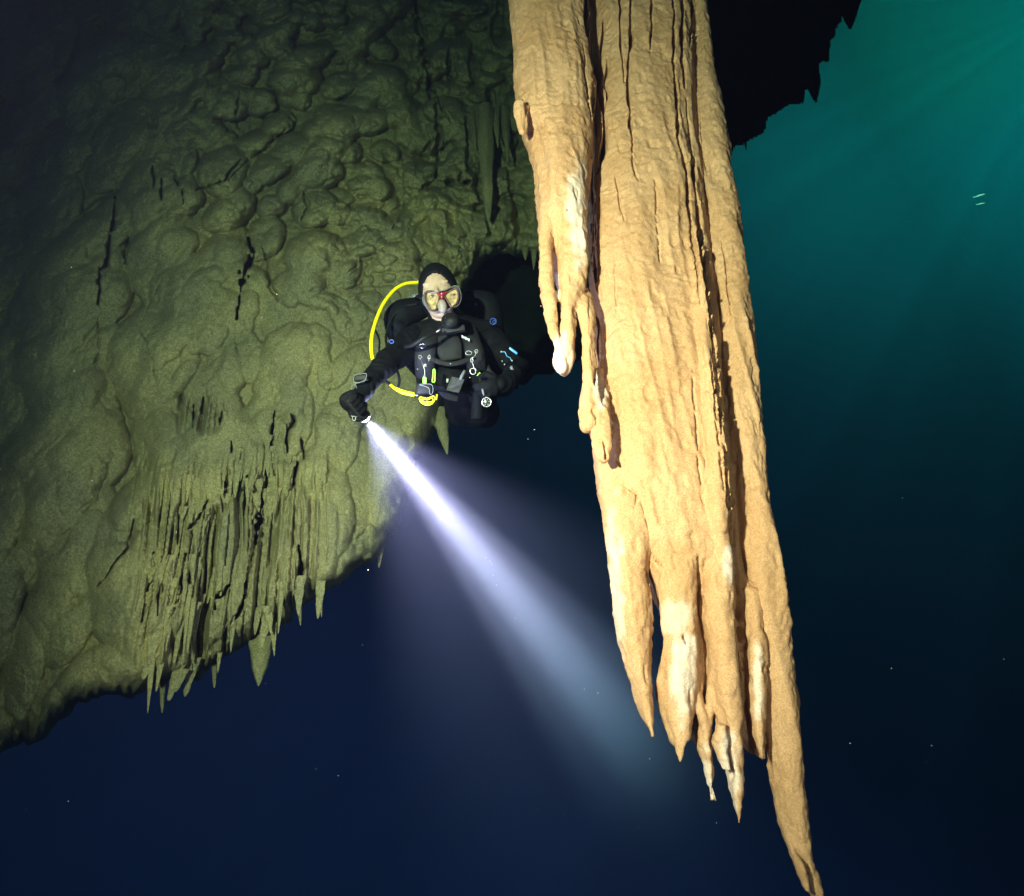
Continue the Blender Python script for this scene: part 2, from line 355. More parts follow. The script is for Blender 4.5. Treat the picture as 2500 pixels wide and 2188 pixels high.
for pts, hw, dp in CR:
    m = (PX > min(p[0] for p in pts)-60) & (PX < max(p[0] for p in pts)+60) & (PY > min(p[1] for p in pts)-60) & (PY < max(p[1] for p in pts)+60)
    d_, t_ = polydist(PX[m]+(0.1 if dp > .18 else 0.35)*wx[m], PY[m]+0.2*wy[m], pts)
    prof = hw*(0.35+0.65*np.sin(np.clip(t_, 0.02, 0.98)*math.pi))*(0.65+0.75*vnoise(PX[m]/8, PY[m]/13, 0*PX[m], 90))
    dd = d_/np.maximum(prof, 0.5)
    h[m] -= dp*sstep(1.0, 0.35, dd) if dp > .26 else dp*0.7*sstep(1.3, 0.0, dd)
# dark round pits
for (cx, cy, rr) in [(1099, 446, 14), (1140, 445, 10), (1170, 508, 18), (1208, 512, 14)]:
    h -= 0.18*sstep(rr*1.2, rr*0.4, np.hypot((PX-cx), (PY-cy)*1.4)+3*vnoise(PX/7, PY/7, 0*PX, 8))
Yw = wall_Y(PX, PY)-h
cw = 70.0
tcurl = np.clip(1-sd/cw, 0, 1)
Yw = Yw+0.32*(1-np.sqrt(np.clip(1-tcurl**2, 0, 1)))
Yw = Yw+np.where(sd < 0, np.minimum(-sd*0.03, 0.5), 0)
keep = sd > -10
P3 = WY(PX, PY, Yw)
idx = -np.ones(PX.shape, np.int64); vm = keep; idx[vm] = np.arange(vm.sum())
qm = vm[:-1, :-1] & vm[1:, :-1] & vm[:-1, 1:] & vm[1:, 1:]
quads = np.stack([idx[:-1, :-1][qm], idx[1:, :-1][qm], idx[1:, 1:][qm], idx[:-1, 1:][qm]], 1)
me = raw_mesh('cave_wall', P3[vm], quads)
wall = link('cave_wall', me, M['wall']); tag(wall, kind='structure')
# quick look-up of the wall surface
def wall_at(px, py):
    j = int(round((px-gx[0])/st)); i = int(round((py-gy[0])/st)); return float(Yw[i, j])

# ------------------------------------------------------------------ cave ceiling beyond the column, its lack of light put into the colour
CE = [(1560, 520), (1660, 470), (1768, 378), (1790, 370), (1812, 352), (1830, 342), (1850, 335), (1866, 318), (1872, 296), (1895, 280), (1920, 262), (1935, 255), (1958, 250),
      (1966, 224), (1975, 216), (1992, 205), (1998, 170), (2004, 150), (2022, 150), (2026, 112), (2036, 86), (2048, 66), (2058, 40), (2072, 30), (2090, 10), (2120, -60), (2200, -260), (2360, -620)]
CPOLY = CE+[(1400, -700), (1400, 520)]
st2 = 5.0
cx_, cy_ = np.meshgrid(np.arange(1380, 2380, st2), np.arange(-680, 540, st2))
cd, _ = polydist(cx_, cy_, CE); ci_ = inpoly(cx_, cy_, CPOLY)
csd = np.where(ci_, cd, -cd)+4*vnoise(cx_/18, cy_/18, 0*cx_, 100)+2*vnoise(cx_/7, cy_/7, 0*cx_, 101)
cd3 = dirs(cx_, cy_); cX, cZ = cd3[..., 0]/cd3[..., 1]*5, cd3[..., 2]/cd3[..., 1]*5
cY = 5.6-0.35*fbm(cX*0.8, cZ*0.8, 0*cX, 102, 4)-0.25*pillows(cX, cZ, 0.8, 103)+0.8*(1-np.sqrt(np.clip(1-np.clip(1-csd/120, 0, 1)**2, 0, 1)))
cm = csd > -3
ci = -np.ones(cx_.shape, np.int64); ci[cm] = np.arange(cm.sum())
qm = cm[:-1, :-1] & cm[1:, :-1] & cm[:-1, 1:] & cm[1:, 1:]
q2 = np.stack([ci[:-1, :-1][qm], ci[1:, :-1][qm], ci[1:, 1:][qm], ci[:-1, 1:][qm]], 1)
tag(link('cave_ceiling', raw_mesh('cave_ceiling', WY(cx_, cy_, cY)[cm], q2), M['ledge_shaded']), kind='structure')

# rock backing the hollow between diver and column, shade painted into its colour
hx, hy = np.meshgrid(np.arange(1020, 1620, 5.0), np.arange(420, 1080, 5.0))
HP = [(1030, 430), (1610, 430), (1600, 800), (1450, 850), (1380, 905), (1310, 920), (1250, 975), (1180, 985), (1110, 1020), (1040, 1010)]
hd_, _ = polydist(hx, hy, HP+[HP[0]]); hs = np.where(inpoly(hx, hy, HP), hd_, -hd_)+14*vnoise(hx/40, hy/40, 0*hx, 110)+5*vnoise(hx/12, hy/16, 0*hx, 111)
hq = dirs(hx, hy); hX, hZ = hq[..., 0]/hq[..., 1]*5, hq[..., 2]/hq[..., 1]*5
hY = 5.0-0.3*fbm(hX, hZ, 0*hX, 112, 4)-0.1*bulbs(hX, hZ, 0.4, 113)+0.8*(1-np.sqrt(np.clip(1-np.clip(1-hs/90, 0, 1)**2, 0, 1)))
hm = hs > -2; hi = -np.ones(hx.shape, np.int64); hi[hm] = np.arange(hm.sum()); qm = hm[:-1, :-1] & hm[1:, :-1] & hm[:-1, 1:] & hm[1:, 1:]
tag(link('cave_recess', raw_mesh('cave_recess', WY(hx, hy, hY)[hm], np.stack([hi[:-1, :-1][qm], hi[1:, :-1][qm], hi[1:, 1:][qm], hi[:-1, 1:][qm]], 1)), M['ledge_shaded']), kind='structure')

# ------------------------------------------------------------------ single stalactites
def stalactite(label, base, tip, wpx, Y, m, group=None, name='stalactite', seed=0, flat=0.7, bend=0.0, prof=1.0, Yt=None):
    n = 40; sg = 22; Vt = []
    b0 = WY(*base, Y+0.16); t0 = WY(*tip, Yt if Yt else Y); L = np.linalg.norm(b0-t0)
    rad = wpx/2*np.linalg.norm(b0)/FPX*0.9
    for i in range(n+1):
        t = i/n; c = b0*(1-t)+t0*t; c = c+np.array([bend*math.sin(t*3.1), 0, 0])
        r = rad*((1-t)**prof*0.94+0.06*(1-t)**0.3)*(1+0.05*math.sin(t*17+seed)+0.025*math.sin(t*41+seed*2))
        if i == n: r = rad*0.01
        a = np.arange(sg)/sg*2*math.pi
        fl = 1+0.16*vnoise(np.cos(a)*2.2+seed, np.sin(a)*2.2, 0*a+t*2.5, 5+seed)+0.06*vnoise(np.cos(a)*5+seed, np.sin(a)*5, 0*a+t*18, 6+seed)
        Vt += [c+np.array([math.cos(q)*r*f, math.sin(q)*r*f*flat, 0]) for q, f in zip(a, fl)]
    Q = [[i*sg+k, i*sg+(k+1) % sg, (i+1)*sg+(k+1) % sg, (i+1)*sg+k] for i in range(n) for k in range(sg)]
    o = link(name, raw_mesh(name, Vt, Q), m); tag(o, label, 'stalactite', group); return o
GR = 'stalactites hanging from the lower edge of the green wall'
def wY(px, py): return wall_at(px, py)
SL = [
 ((640, 1500), (631, 1676), 84, 'wide pointed stalactite, largest on the wall\'s lower edge, left of the thin spike', 0.8, 3.35),
 ((722, 1400), (734, 1528), 34, 'slim sharp stalactite on the lower wall edge just right of the widest one', 0.8, 3.45),
 ((697, 1400), (709, 1490), 26, 'short slim stalactite beside the sharp spike, tucked against its left side', 0.8, 3.42),
 ((782, 1380), (785, 1508), 12, 'needle-thin stalactite alone below the wall edge, right of the sharp spike', 0.5, 3.5),
 ((524, 1590), (523, 1680), 12, 'faint thin reddish stalactite below the wall edge, left of the widest one', 0.4, 3.3),
 ((397, 1600), (396, 1742), 16, 'faint long thin stalactite, leftmost hanging below the lower wall edge', 0.5, 3.2),
 ((905, 1160), (888, 1376), 62, 'broad pale stalactite at the left rim of the torch beam', 0.7, 3.62),
 ((948, 1150), (925, 1388), 54, 'long pale stalactite glowing violet inside the torch beam', 0.7, 3.7),
 ((1072, 1000), (1092, 1110), 52, 'green cone-shaped stalactite hanging under the yellow regulator', 0.75, 3.65),
]
for i, (b, t, wd, lab, pf, Y) in enumerate(SL):
    stalactite(lab, b, t, wd, Y, M['wall'], GR, seed=i+1, prof=pf, flat=0.8)
GU = 'stalactites on the shaded wall beside the column'
SU = [((1183, 268), (1193, 543), 38, 'long thin green stalactite casting a dark shadow, left of the big column', 0.45, 3.32, 0.0),
      ((1150, 270), (1162, 372), 26, 'short green stalactite, leftmost of the cluster beside the column', 0.7, 3.4, 0),
      ((1168, 268), (1176, 400), 22, 'slender green stalactite second from left in the cluster beside the column', 0.6, 3.4, 0),
      ((1210, 262), (1216, 362), 22, 'short green stalactite right of the longest one in the cluster', 0.7, 3.38, 0),
      ((1232, 268), (1240, 400), 24, 'rightmost green stalactite in the cluster nearest the column', 0.7, 3.42, 0),
      ((1281, 560), (1283, 636), 30, 'stubby green stalactite at the rim of the dark hollow, touching the column\'s edge', 0.7, 3.6, 0),
      ((1305, 560), (1303, 660), 26, 'narrow green stalactite half hidden behind the column above the hollow', 0.7, 3.6, 0)]
for i, (b, t, wd, lab, pf, Y, bd) in enumerate(SU):
    stalactite(lab, b, t, wd, Y, M['wall'], GU, seed=i+20, prof=pf, flat=0.9)
GF = 'small spikes in the dense fringes on the lower left wall'
pool = []
for k in range(6):
    o = stalactite('', (600, 600), (600, 700), 14, 3.3, M['wall'], None, 'small_stalactite', seed=60+k*3, prof=0.38+0.08*k, flat=0.9); ax_ = Vector(WY(600, 700, 3.3))-Vector(WY(600, 600, 3.46)); o.data.transform(ax_.rotation_difference(Vector((0.02*(k-2.5), -0.03, -1))).to_matrix().to_4x4()@Matrix.Translation(-Vector(WY(600, 600, 3.46)))); pool.append(o.data); bpy.data.objects.remove(o)
L0 = (Vector(WY(600, 700, 3.3))-Vector(WY(600, 600, 3.46))).length
LFR = ['small rock spike in the dense upper fringe left of the torch', 'small rock spike in the dense fringe low on the left wall', 'small rock spike in the ragged fringe along the wall\'s bottom edge']
zones = [(450, 730, 1050, 1280, 48, 50, 0), (300, 560, 1350, 1500, 42, 62, 1), (560, 860, 1400, 1520, 22, 45, 2), (340, 540, 1570, 1640, 12, 36, 2)]
frng = random.Random(21)
for (x0, x1, y0, y1, n, ln, li) in zones:
    for _ in range(n):
        px, py = frng.uniform(x0, x1), frng.uniform(y0, y1); px -= (py-y0)*0.12
        if not inpoly(np.array([px]), np.array([py+(38. if li < 2 else 12.)]), WALL_POLY)[0]: continue
        o = bpy.data.objects.new('small_stalactite', frng.choice(pool)); COL.objects.link(o)
        j_, i_ = int((px-gx[0])/st), int((py-gy[0])/st); Yl = float(np.percentile(Yw[i_-8:i_+8, j_-6:j_+6], 20))
        o.location = WY(px, py, Yl+0.03); q = ln*frng.choice((0.35, 0.6, 0.8, 1.3))*frng.uniform(0.6, 1.0)/100; t_ = frng.uniform(0.5, 1.5)
        o.scale = (t_, t_*0.35+0.15, q); tag(o, LFR[li], 'stalactite', GF)
GD = 'dark stalactites along the ceiling edge against the teal water'
for i, (b, t, wd, lab) in enumerate([((2075, -20), (2076, 72), 48, 'blunt silhouetted stalactite at the top of the ceiling edge, against teal water'),
      ((1984, 190), (1993, 252), 30, 'silhouetted pointed stalactite hanging midway along the ceiling edge'),
      ((1818, 335), (1822, 368), 9, 'tiny silhouetted stalactite on the ceiling edge nearest the column'),
      ((2014, 110), (2018, 154), 22, 'short silhouetted stalactite on the ceiling edge below the top one'),
      ((1958, 228), (1960, 254), 12, 'tiny silhouetted stalactite left of the pointed one on the ceiling edge')]):
    stalactite(lab, b, t, wd, 6.0, M['ledge_shaded'], GD, seed=i+40, prof=0.75)

# ------------------------------------------------------------------ the giant stalactite
YF = 1.65
LB = {}
LB['M'] = (YF, .17, 2.6, [(-260, 1420, 1700), (-150, 1430, 1700), (0, 1445, 1695), (200, 1452, 1690), (400, 1445, 1696), (600, 1447, 1722), (800, 1442, 1742), (1000, 1440, 1760), (1200, 1458, 1770), (1300, 1500, 1776), (1380, 1560, 1770), (1430, 1600, 1765), (1500, 1625, 1755)])
LB['L'] = (1.55, .13, 2.4, [(-260, 1215, 1440), (-150, 1228, 1440), (0, 1238, 1436), (120, 1245, 1442), (200, 1249, 1452), (262, 1256, 1448), (300, 1266, 1448), (330, 1278, 1446), (420, 1304, 1442), (500, 1312, 1432), (560, 1318, 1430), (620, 1345, 1428), (680, 1364, 1424), (720, 1372, 1420)])
LB['knob'] = (1.53, .035, 2, [(235, 1262, 1280), (255, 1253, 1290), (290, 1257, 1288), (320, 1268, 1285), (334, 1274, 1281)])
LB['fa'] = (1.585, .03, 2, [(440, 1312, 1352), (540, 1318, 1352), (600, 1317, 1350), (650, 1317, 1352), (690, 1318, 1356), (720, 1323, 1359), (760, 1331, 1360), (795, 1338, 1359), (820, 1344, 1360), (850, 1352, 1374), (868, 1362, 1380)])
LB['fb'] = (1.58, .05, 2.2, [(440, 1345, 1432), (560, 1350, 1432), (640, 1361, 1428), (700, 1362, 1424), (740, 1364, 1412), (765, 1370, 1404), (800, 1371, 1402), (840, 1366, 1400), (862, 1350, 1400), (875, 1350, 1398), (895, 1357, 1394), (910, 1360, 1388), (918, 1366, 1378)])
LB['fc'] = (1.585, .04, 2, [(690, 1380, 1440), (730, 1394, 1446), (765, 1410, 1450), (800, 1420, 1448), (860, 1424, 1450), (900, 1423, 1453), (950, 1425, 1455), (1000, 1424, 1462), (1030, 1422, 1450), (1056, 1424, 1438)])
LB['fd'] = (1.59, .04, 2, [(880, 1440, 1480), (940, 1440, 1484), (1000, 1434, 1478), (1030, 1440, 1480), (1060, 1446, 1480), (1100, 1455, 1478), (1126, 1467, 1475)])
LB['R'] = (1.725, .12, 2.2, [(-260, 1650, 1690), (-100, 1665, 1700), (0, 1672, 1709), (100, 1682, 1722), (200, 1680, 1734), (300, 1684, 1753), (400, 1692, 1769), (500, 1704, 1783), (600, 1714, 1797), (700, 1724, 1811), (800, 1736, 1825), (900, 1751, 1837), (1000, 1760, 1850), (1100, 1772, 1858), (1200, 1785, 1867), (1300, 1795, 1876), (1400, 1808, 1887), (1500, 1822, 1897), (1600, 1834, 1907), (1700, 1848, 1919), (1800, 1854, 1926), (1900, 1864, 1934), (2000, 1885, 1943), (2070, 1905, 1948), (2112, 1920, 1960), (2148, 1936, 1970), (2166, 1948, 1973), (2176, 1958, 1972)])
LB['B'] = (1.80, .10, 2.4, [(-260, 1400, 1680), (0, 1420, 1690), (400, 1430, 1740), (800, 1445, 1800), (1200, 1500, 1845), (1350, 1600, 1860), (1420, 1650, 1870)])
LB['B2'] = (1.755, .04, 2, [(1300, 1640, 1760), (1420, 1660, 1750), (1560, 1675, 1742), (1700, 1682, 1738), (1790, 1690, 1736), (1835, 1702, 1726)])
LB['B3'] = (1.765, .04, 2, [(1300, 1760, 1860), (1500, 1778, 1862), (1700, 1790, 1868), (1800, 1800, 1862), (1850, 1838, 1858)])
LB['F1'] = (1.66, .07, 2.1, [(1000, 1442, 1580), (1200, 1459, 1600), (1300, 1474, 1592), (1400, 1488, 1578), (1450, 1493, 1588), (1500, 1498, 1591), (1560, 1506, 1589), (1620, 1521, 1588), (1680, 1537, 1587), (1735, 1554, 1589), (1760, 1564, 1586), (1794, 1578, 1586)])
LB['F2'] = (1.66, .065, 2.1, [(1250, 1560, 1710), (1350, 1578, 1708), (1430, 1600, 1702), (1490, 1611, 1698), (1530, 1612, 1698), (1565, 1620, 1698), (1640, 1607, 1699), (1700, 1606, 1697), (1760, 1620, 1690), (1800, 1632, 1676), (1830, 1638, 1664), (1854, 1643, 1651)])
LB['F3'] = (1.655, .07, 2.1, [(1000, 1660, 1762), (1250, 1690, 1774), (1350, 1704, 1780), (1420, 1708, 1784), (1500, 1712, 1793), (1600, 1728, 1797), (1700, 1738, 1800), (1790, 1750, 1803), (1860, 1762, 1804), (1930, 1768, 1802), (1970, 1773, 1795), (1996, 1781, 1786)])
LB['spur'] = (1.63, .02, 2, [(1770, 1750, 1770), (1800, 1741, 1775), (1820, 1740, 1775), (1845, 1752, 1780), (1880, 1765, 1785)])
LB['F4'] = (1.69, .028, 2, [(1600, 1690, 1706), (1640, 1694, 1722), (1660, 1696, 1716), (1700, 1696, 1712), (1750, 1702, 1722), (1780, 1708, 1732), (1815, 1702, 1732), (1840, 1708, 1738), (1880, 1713, 1741), (1920, 1722, 1742), (1960, 1735, 1743)])
LB['F4b'] = (1.70, .02, 2, [(1560, 1735, 1750), (1680, 1728, 1744), (1740, 1724, 1738), (1790, 1716, 1734), (1830, 1702, 1726)])
LB['F5'] = (1.695, .045, 2, [(1440, 1818, 1865), (1550, 1824, 1862), (1650, 1823, 1864), (1736, 1824, 1862), (1800, 1831, 1858), (1837, 1839, 1855), (1856, 1846, 1851)])
LB['Mr'] = (1.62, .06, 2, [(300, 1660, 1692), (500, 1668, 1702), (700, 1686, 1728), (900, 1706, 1750), (1100, 1716, 1765), (1300, 1722, 1778), (1400, 1722, 1784)])
LB['tipb'] = (1.69, .03, 2, [(2060, 1935, 1950), (2100, 1936, 1962), (2130, 1942, 1970), (2160, 1953, 1974), (2172, 1960, 1973)])
EMB = {'F1': .06, 'F2': .08, 'F3': .06, 'F5': .05, 'F4': .05, 'fa': .06, 'fb': .06, 'fc': .06, 'fd': .10, 'Mr': .12, 'B2': .1, 'B3': .1, 'knob': .05, 'tipb': .05}
TAIL = {'M': (1320, 1510, .12), 'Mr': (1230, 1400, .12), 'L': (500, 720, .08)}
EML = {'F1': 300, 'F2': 130, 'F3': 300, 'F5': 180, 'Mr': 400, 'knob': 30, 'tipb': 50, 'fa': 90, 'fb': 110, 'fc': 90}
bm = bmesh.new()
for kname, (yf, th, pw, rows) in LB.items():
    ys = [r[0] for r in rows]; n = max(6, int((ys[-1]-ys[0])/9)); yy = np.linspace(ys[0], ys[-1], n)
    xl = np.interp(yy, ys, [r[1] for r in rows]); xr = np.interp(yy, ys, [r[2] for r in rows]); rings = []
    for y, a, b in zip(yy, xl, xr):
        A, B = WY(a, y, yf+th), WY(b, y, yf+th); c = (A+B)/2; hw = (B-A)/2
        wlen = np.linalg.norm(hw); t2 = min(th, wlen*1.6) if kname not in ('M', 'L', 'B', 'R') else min(th, wlen*1.1+0.02)
        c = c+np.array([0, t2-th, 0])
        if kname in EMB: c = c+np.array([0, EMB[kname]*(1-sstep(ys[0], ys[0]+EML.get(kname, 160), y)), 0])
        if kname in TAIL: y0_, y1_, d_ = TAIL[kname]; c = c+np.array([0, d_*sstep(y0_, y1_, y)**1.5, 0])
        ring = []
        for k in range(28):
            q = 2*math.pi*k/28; cc, ss = math.cos(q), math.sin(q)
            cc = math.copysign(abs(cc)**(2/pw), cc); ss = math.copysign(abs(ss)**(2/pw), ss)
            ring.append(bm.verts.new(c+hw*cc+np.array([0, t2*ss, 0])))
        rings.append(ring)
    for i in range(len(rings)-1):
        for k in range(28): bm.faces.new((rings[i][k], rings[i][(k+1) % 28], rings[i+1][(k+1) % 28], rings[i+1][k]))
    bm.faces.new(rings[0]); bm.faces.new(rings[-1])
bmesh.ops.recalc_face_normals(bm, faces=bm.faces)
tmp = bm_obj('tmp_column', bm, None)
md = tmp.modifiers.new('r', 'REMESH'); md.mode = 'VOXEL'; md.voxel_size = 0.0052
cme = evald(tmp)
nv = len(cme.vertices); P = np.empty(nv*3, np.float32); cme.vertices.foreach_get('co', P); P = P.reshape(-1, 3).astype(float)
Nn = np.empty(nv*3, np.float32); cme.vertices.foreach_get('normal', Nn); Nn = Nn.reshape(-1, 3).astype(float)
E = np.empty(len(cme.edges)*2, np.int32); cme.edges.foreach_get('vertices', E); E = E.reshape(-1, 2)
deg = np.bincount(E.ravel(), minlength=nv)[:, None]
def smooth(P, it):
    for _ in range(it):
        A = np.zeros_like(P); np.add.at(A, E[:, 0], P[E[:, 1]]); np.add.at(A, E[:, 1], P[E[:, 0]]); P = P*0.5+0.5*A/np.maximum(deg, 1)
    return P
P = smooth(P, 3)
qx, qy = proj(P); front = np.clip(-Nn[:, 1]*1.6, 0, 1)
X_, Y_, Z_ = P.T
thin = np.ones(nv)                                   # smaller relief on thin fingers
fing = sstep(1400, 1520, qy); fing2 = sstep(620, 720, qy)*(qx < 1470)*(qy < 1130)
amp = 1-0.2*np.maximum(fing, fing2)
wz = Z_+0.02*vnoise(X_*14, Y_*14, Z_*6, 200)
disp = 0.020*amp*fbm(X_*6, Y_*6, Z_*1.5, 201, 3)
disp += 0.011*amp*(1-np.abs(vnoise(X_*19+0.6*vnoise(X_*3, Y_*3, Z_*3, 7), Y_*19, Z_*2.2, 202))*2)*(0.4+0.6*sstep(-0.2, 0.4, vnoise(X_*5, Y_*5, Z_*1.7, 207)))
disp += 0.0042*fbm(X_*26, Y_*26, wz*17, 203, 3, 0.6)
rip = np.abs(vnoise(X_*13, Y_*13, wz*52+2.5*vnoise(X_*16, Y_*16, Z_*5, 208), 204))
disp += 0.0045*(0.5-rip)*sstep(-0.3, 0.3, vnoise(X_*4, Y_*4, Z_*3, 205))
disp += 0.0034*fbm(X_*70, Y_*70, Z_*50, 206, 2)
disp -= 0.006*sstep(0.45, 0.7, vnoise(X_*34, Y_*34, Z_*16, 210))
edge = sstep(20, 0, np.abs(qx-np.interp(qy, [0, 600, 1200, 1850], [1690, 1722, 1770, 1803])))
disp += edge*0.006*fbm(X_*40, Y_*40, Z_*16, 209, 3)
P = P+Nn*(disp-0.003)[:, None]
# carved grooves, as seen from the front
GV = [([(1430, -200), (1433, 0), (1436, 80), (1450, 130), (1462, 200), (1475, 280), (1480, 330), (1470, 390), (1462, 420)], 9, 0.16),
      ([(1476, 40), (1470, 100), (1463, 170)], 5, 0.10), ([(1515, -100), (1515, 25), (1513, 110), (1525, 200)], 5, 0.10), ([(1541, -60), (1543, 80), (1533, 160), (1535, 250), (1541, 300), (1545, 390)], 6, 0.10),
      ([(1591, -40), (1591, 20), (1589, 130)], 4.5, 0.09), ([(1646, -160), (1645, 150), (1652, 240), (1658, 330), (1675, 420), (1680, 500), (1690, 560), (1700, 640), (1708, 740)], 6, 0.11),
      ([(1665, -160), (1665, 0), (1665, 140), (1674, 214)], 7, 0.12), ([(1690, -120), (1690, 0), (1687, 115)], 5, 0.1), ([(1676, 240), (1684, 332), (1696, 449), (1707, 547), (1723, 683), (1735, 793), (1750, 890), (1758, 988), (1772, 1120)], 7, 0.14),
      ([(1446, 370), (1456, 500), (1452, 600), (1454, 690)], 11, 0.10), ([(1772, 1120), (1788, 1300), (1802, 1480), (1813, 1640)], 8, 0.09), ([(1600, 430), (1606, 560), (1612, 640)], 3, 0.018), ([(1500, 640), (1506, 760)], 3, 0.015), ([(1690, 900), (1700, 1050), (1712, 1200)], 3, 0.02),
      ([(1447, 220), (1455, 330)], 5, 0.08), ([(1482, 140), (1478, 190), (1482, 250)], 5, 0.08), ([(1424, 110), (1428, 180), (1440, 240), (1444, 300)], 3, 0.04), ([(1283, 262), (1281, 330)], 2, 0.02),
      ([(1505, 430), (1515, 500), (1522, 540)], 3, 0.02), ([(1545, 390), (1558, 440)], 3, 0.03), ([(1712, 280), (1718, 380), (1728, 430)], 2.5, 0.03), ([(1765, 590), (1775, 700), (1790, 780)], 3, 0.025),
      ([(1738, 880), (1748, 1000), (1760, 1110), (1770, 1200)], 4, 0.05), ([(1703, 1350), (1705, 1430), (1704, 1500)], 4, 0.08), ([(1577, 1395), (1584, 1430)], 3, 0.05),
      ([(1665, 1550), (1676, 1575)], 4, 0.04), ([(1508, 1125), (1520, 1140)], 4, 0.04), ([(1476, 1070), (1480, 1120)], 4, 0.07), ([(1530, 1190), (1553, 1205), (1550, 1240)], 3, 0.02), ([(1595, 1360), (1618, 1385)], 4, 0.02),
      ([(1388, 508), (1386, 514)], 3, 0.03), ([(1452, 740), (1462, 800), (1465, 880)], 4, 0.05), ([(1453, 890), (1450, 940)], 3, 0.05)]
qx, qy = proj(P); wig = 3*vnoise(P[:, 0]*20, P[:, 2]*12, P[:, 1]*0, 300); hit = np.zeros(nv)
for pts, hw, dp in GV:
    m = (qx > min(p[0] for p in pts)-25) & (qx < max(p[0] for p in pts)+25) & (qy > min(p[1] for p in pts)-25) & (qy < max(p[1] for p in pts)+25) & (front > 0.05)
    d_, t_ = polydist(qx[m]+wig[m], qy[m], pts)
    pr = hw*(0.3+0.7*np.clip(np.sin(np.clip(t_, 0.01, 0.99)*math.pi)*1.8, 0, 1))*(0.8+0.4*vnoise(qy[m]/25, qx[m]*0+hw, qx[m]*0, 301))
    P[m, 1] += dp*sstep(1.0, 0.35, d_/pr)*front[m]
cme.vertices.foreach_set('co', P.astype(np.float32).ravel()); cme.update()
cme.vertices.foreach_get('normal', (tmpn := np.empty(nv*3, np.float32))); Nn = tmpn.reshape(-1, 3)
nf = len(cme.polygons); lt = np.empty(nf, np.int32); cme.polygons.foreach_get('loop_total', lt); lv = np.empty(len(cme.loops), np.int32); cme.loops.foreach_get('vertex_index', lv)
assert (lt == 4).all()
Q = lv.reshape(-1, 4); fc = P[Q].mean(1); fx, fy = proj(fc); fY = fc[:, 1]
gx_, gy_ = proj(P)
pale = np.zeros(nv)  # pale calcite patches, with torch rim light painted in near the tips
for (cx, cy, rx, ry) in [(1374, 880, 34, 62), (1410, 520, 26, 130), (1466, 950, 16, 60), (1650, 1512, 52, 46), (1672, 1640, 34, 120), (1778, 1900, 30, 130), (1724, 1920, 18, 90), (1360, 700, 8, 30), (1500, 1500, 26, 260), (1780, 1380, 14, 60), (1850, 1660, 12, 90)]:
    pale = np.maximum(pale, sstep(1.25, 0.45, np.hypot((gx_-cx)/rx, (gy_-cy)/ry)+0.35*vnoise(gx_/16, gy_/24, 0*gx_, 350))*(0.55 if rx > 50 or ry > 200 else 0.9))
part = np.zeros(nf, int)
def setp(cond, k): part[cond & (part == 0)] = k
lobeB = fY > 1.80
setp((fy > 1440) & (fx < 1597) & (fy < 1830), 1)
setp((fy > 1460) & (fx > 1597) & (fx < 1702) & (fY < 1.75), 2)
setp((fy > 1460) & (fx > 1700) & (fx < 1812) & (fY < 1.745) & (fx > np.interp(fy, [1460, 1600, 1700, 1800, 2000], [1706, 1722, 1732, 1738, 1745])), 3)
setp((fy > 1590) & (fx > 1680) & (fx < 1756), 4)
setp((fy > 1560) & (fx > 1812) & (fx < 1862+0*fy) & (fy < 1862) & (fY < 1.74) & (fx < np.interp(fy, [1560, 1700, 1862], [1862, 1860, 1854])), 5)
setp((fy > 1880) & (fx > 1820), 6)
setp((fy > 735) & (fx < 1408) & (fy < 960), 7)
croot = empty('giant_stalactite', WY(1520, -150, 1.8))
tag(croot, 'huge fluted amber stalactite column with several pointed tips hanging across the right half', 'stalactite')
vis = {0: 'body'}
for k in range(9):
    f = Q[part == k]
    if not len(f): continue
    u, inv = np.unique(f, return_inverse=True)
    mm = raw_mesh('body' if k == 0 else 'hanging_tip', P[u], inv.reshape(-1, 4))
    at_ = mm.attributes.new('pale', 'FLOAT', 'POINT'); at_.data.foreach_set('value', pale[u].astype(np.float32))
    mm.normals_split_custom_set_from_vertices([tuple(x) for x in Nn[u].astype(float)])
    o = link('body' if k == 0 else 'hanging_tip', mm, M['column'], croot)
    if k == 7:
        o.name = 'side_finger'
    if k == 8: o.name = 'side_finger'

# ------------------------------------------------------------------ the diver
root = empty('person', V(1110, 880, 2.5))
tag(root, 'scuba diver in black wetsuit, hood and clear mask hovering before the wall, reaching down', 'person')
SK = {  # name: (px, py, d, radius)
 'pelvis': (1150, 985, 2.78, .13), 'belly': (1132, 925, 2.63, .125), 'chest': (1112, 862, 2.52, .145), 'upper': (1100, 822, 2.48, .115), 'neck': (1086, 795, 2.46, .062), 'headb': (1080, 762, 2.45, .07),
 'shA': (1022, 826, 2.47, .072), 'elA': (948, 882, 2.27, .052), 'wrA': (895, 938, 2.12, .038), 'haA': (884, 962, 2.08, .034),
 'shB': (1184, 820, 2.52, .074), 'elB': (1262, 895, 2.55, .054), 'wrB': (1238, 935, 2.38, .038), 'haB': (1222, 938, 2.33, .034),
 'hipA': (1125, 1000, 2.88, .088), 'knA': (1125, 1012, 3.26, .062), 'anA': (1150, 960, 3.55, .044), 'hipB': (1180, 1003, 2.88, .088), 'knB': (1190, 1020, 3.26, .062), 'anB': (1186, 955, 3.55, .044)}
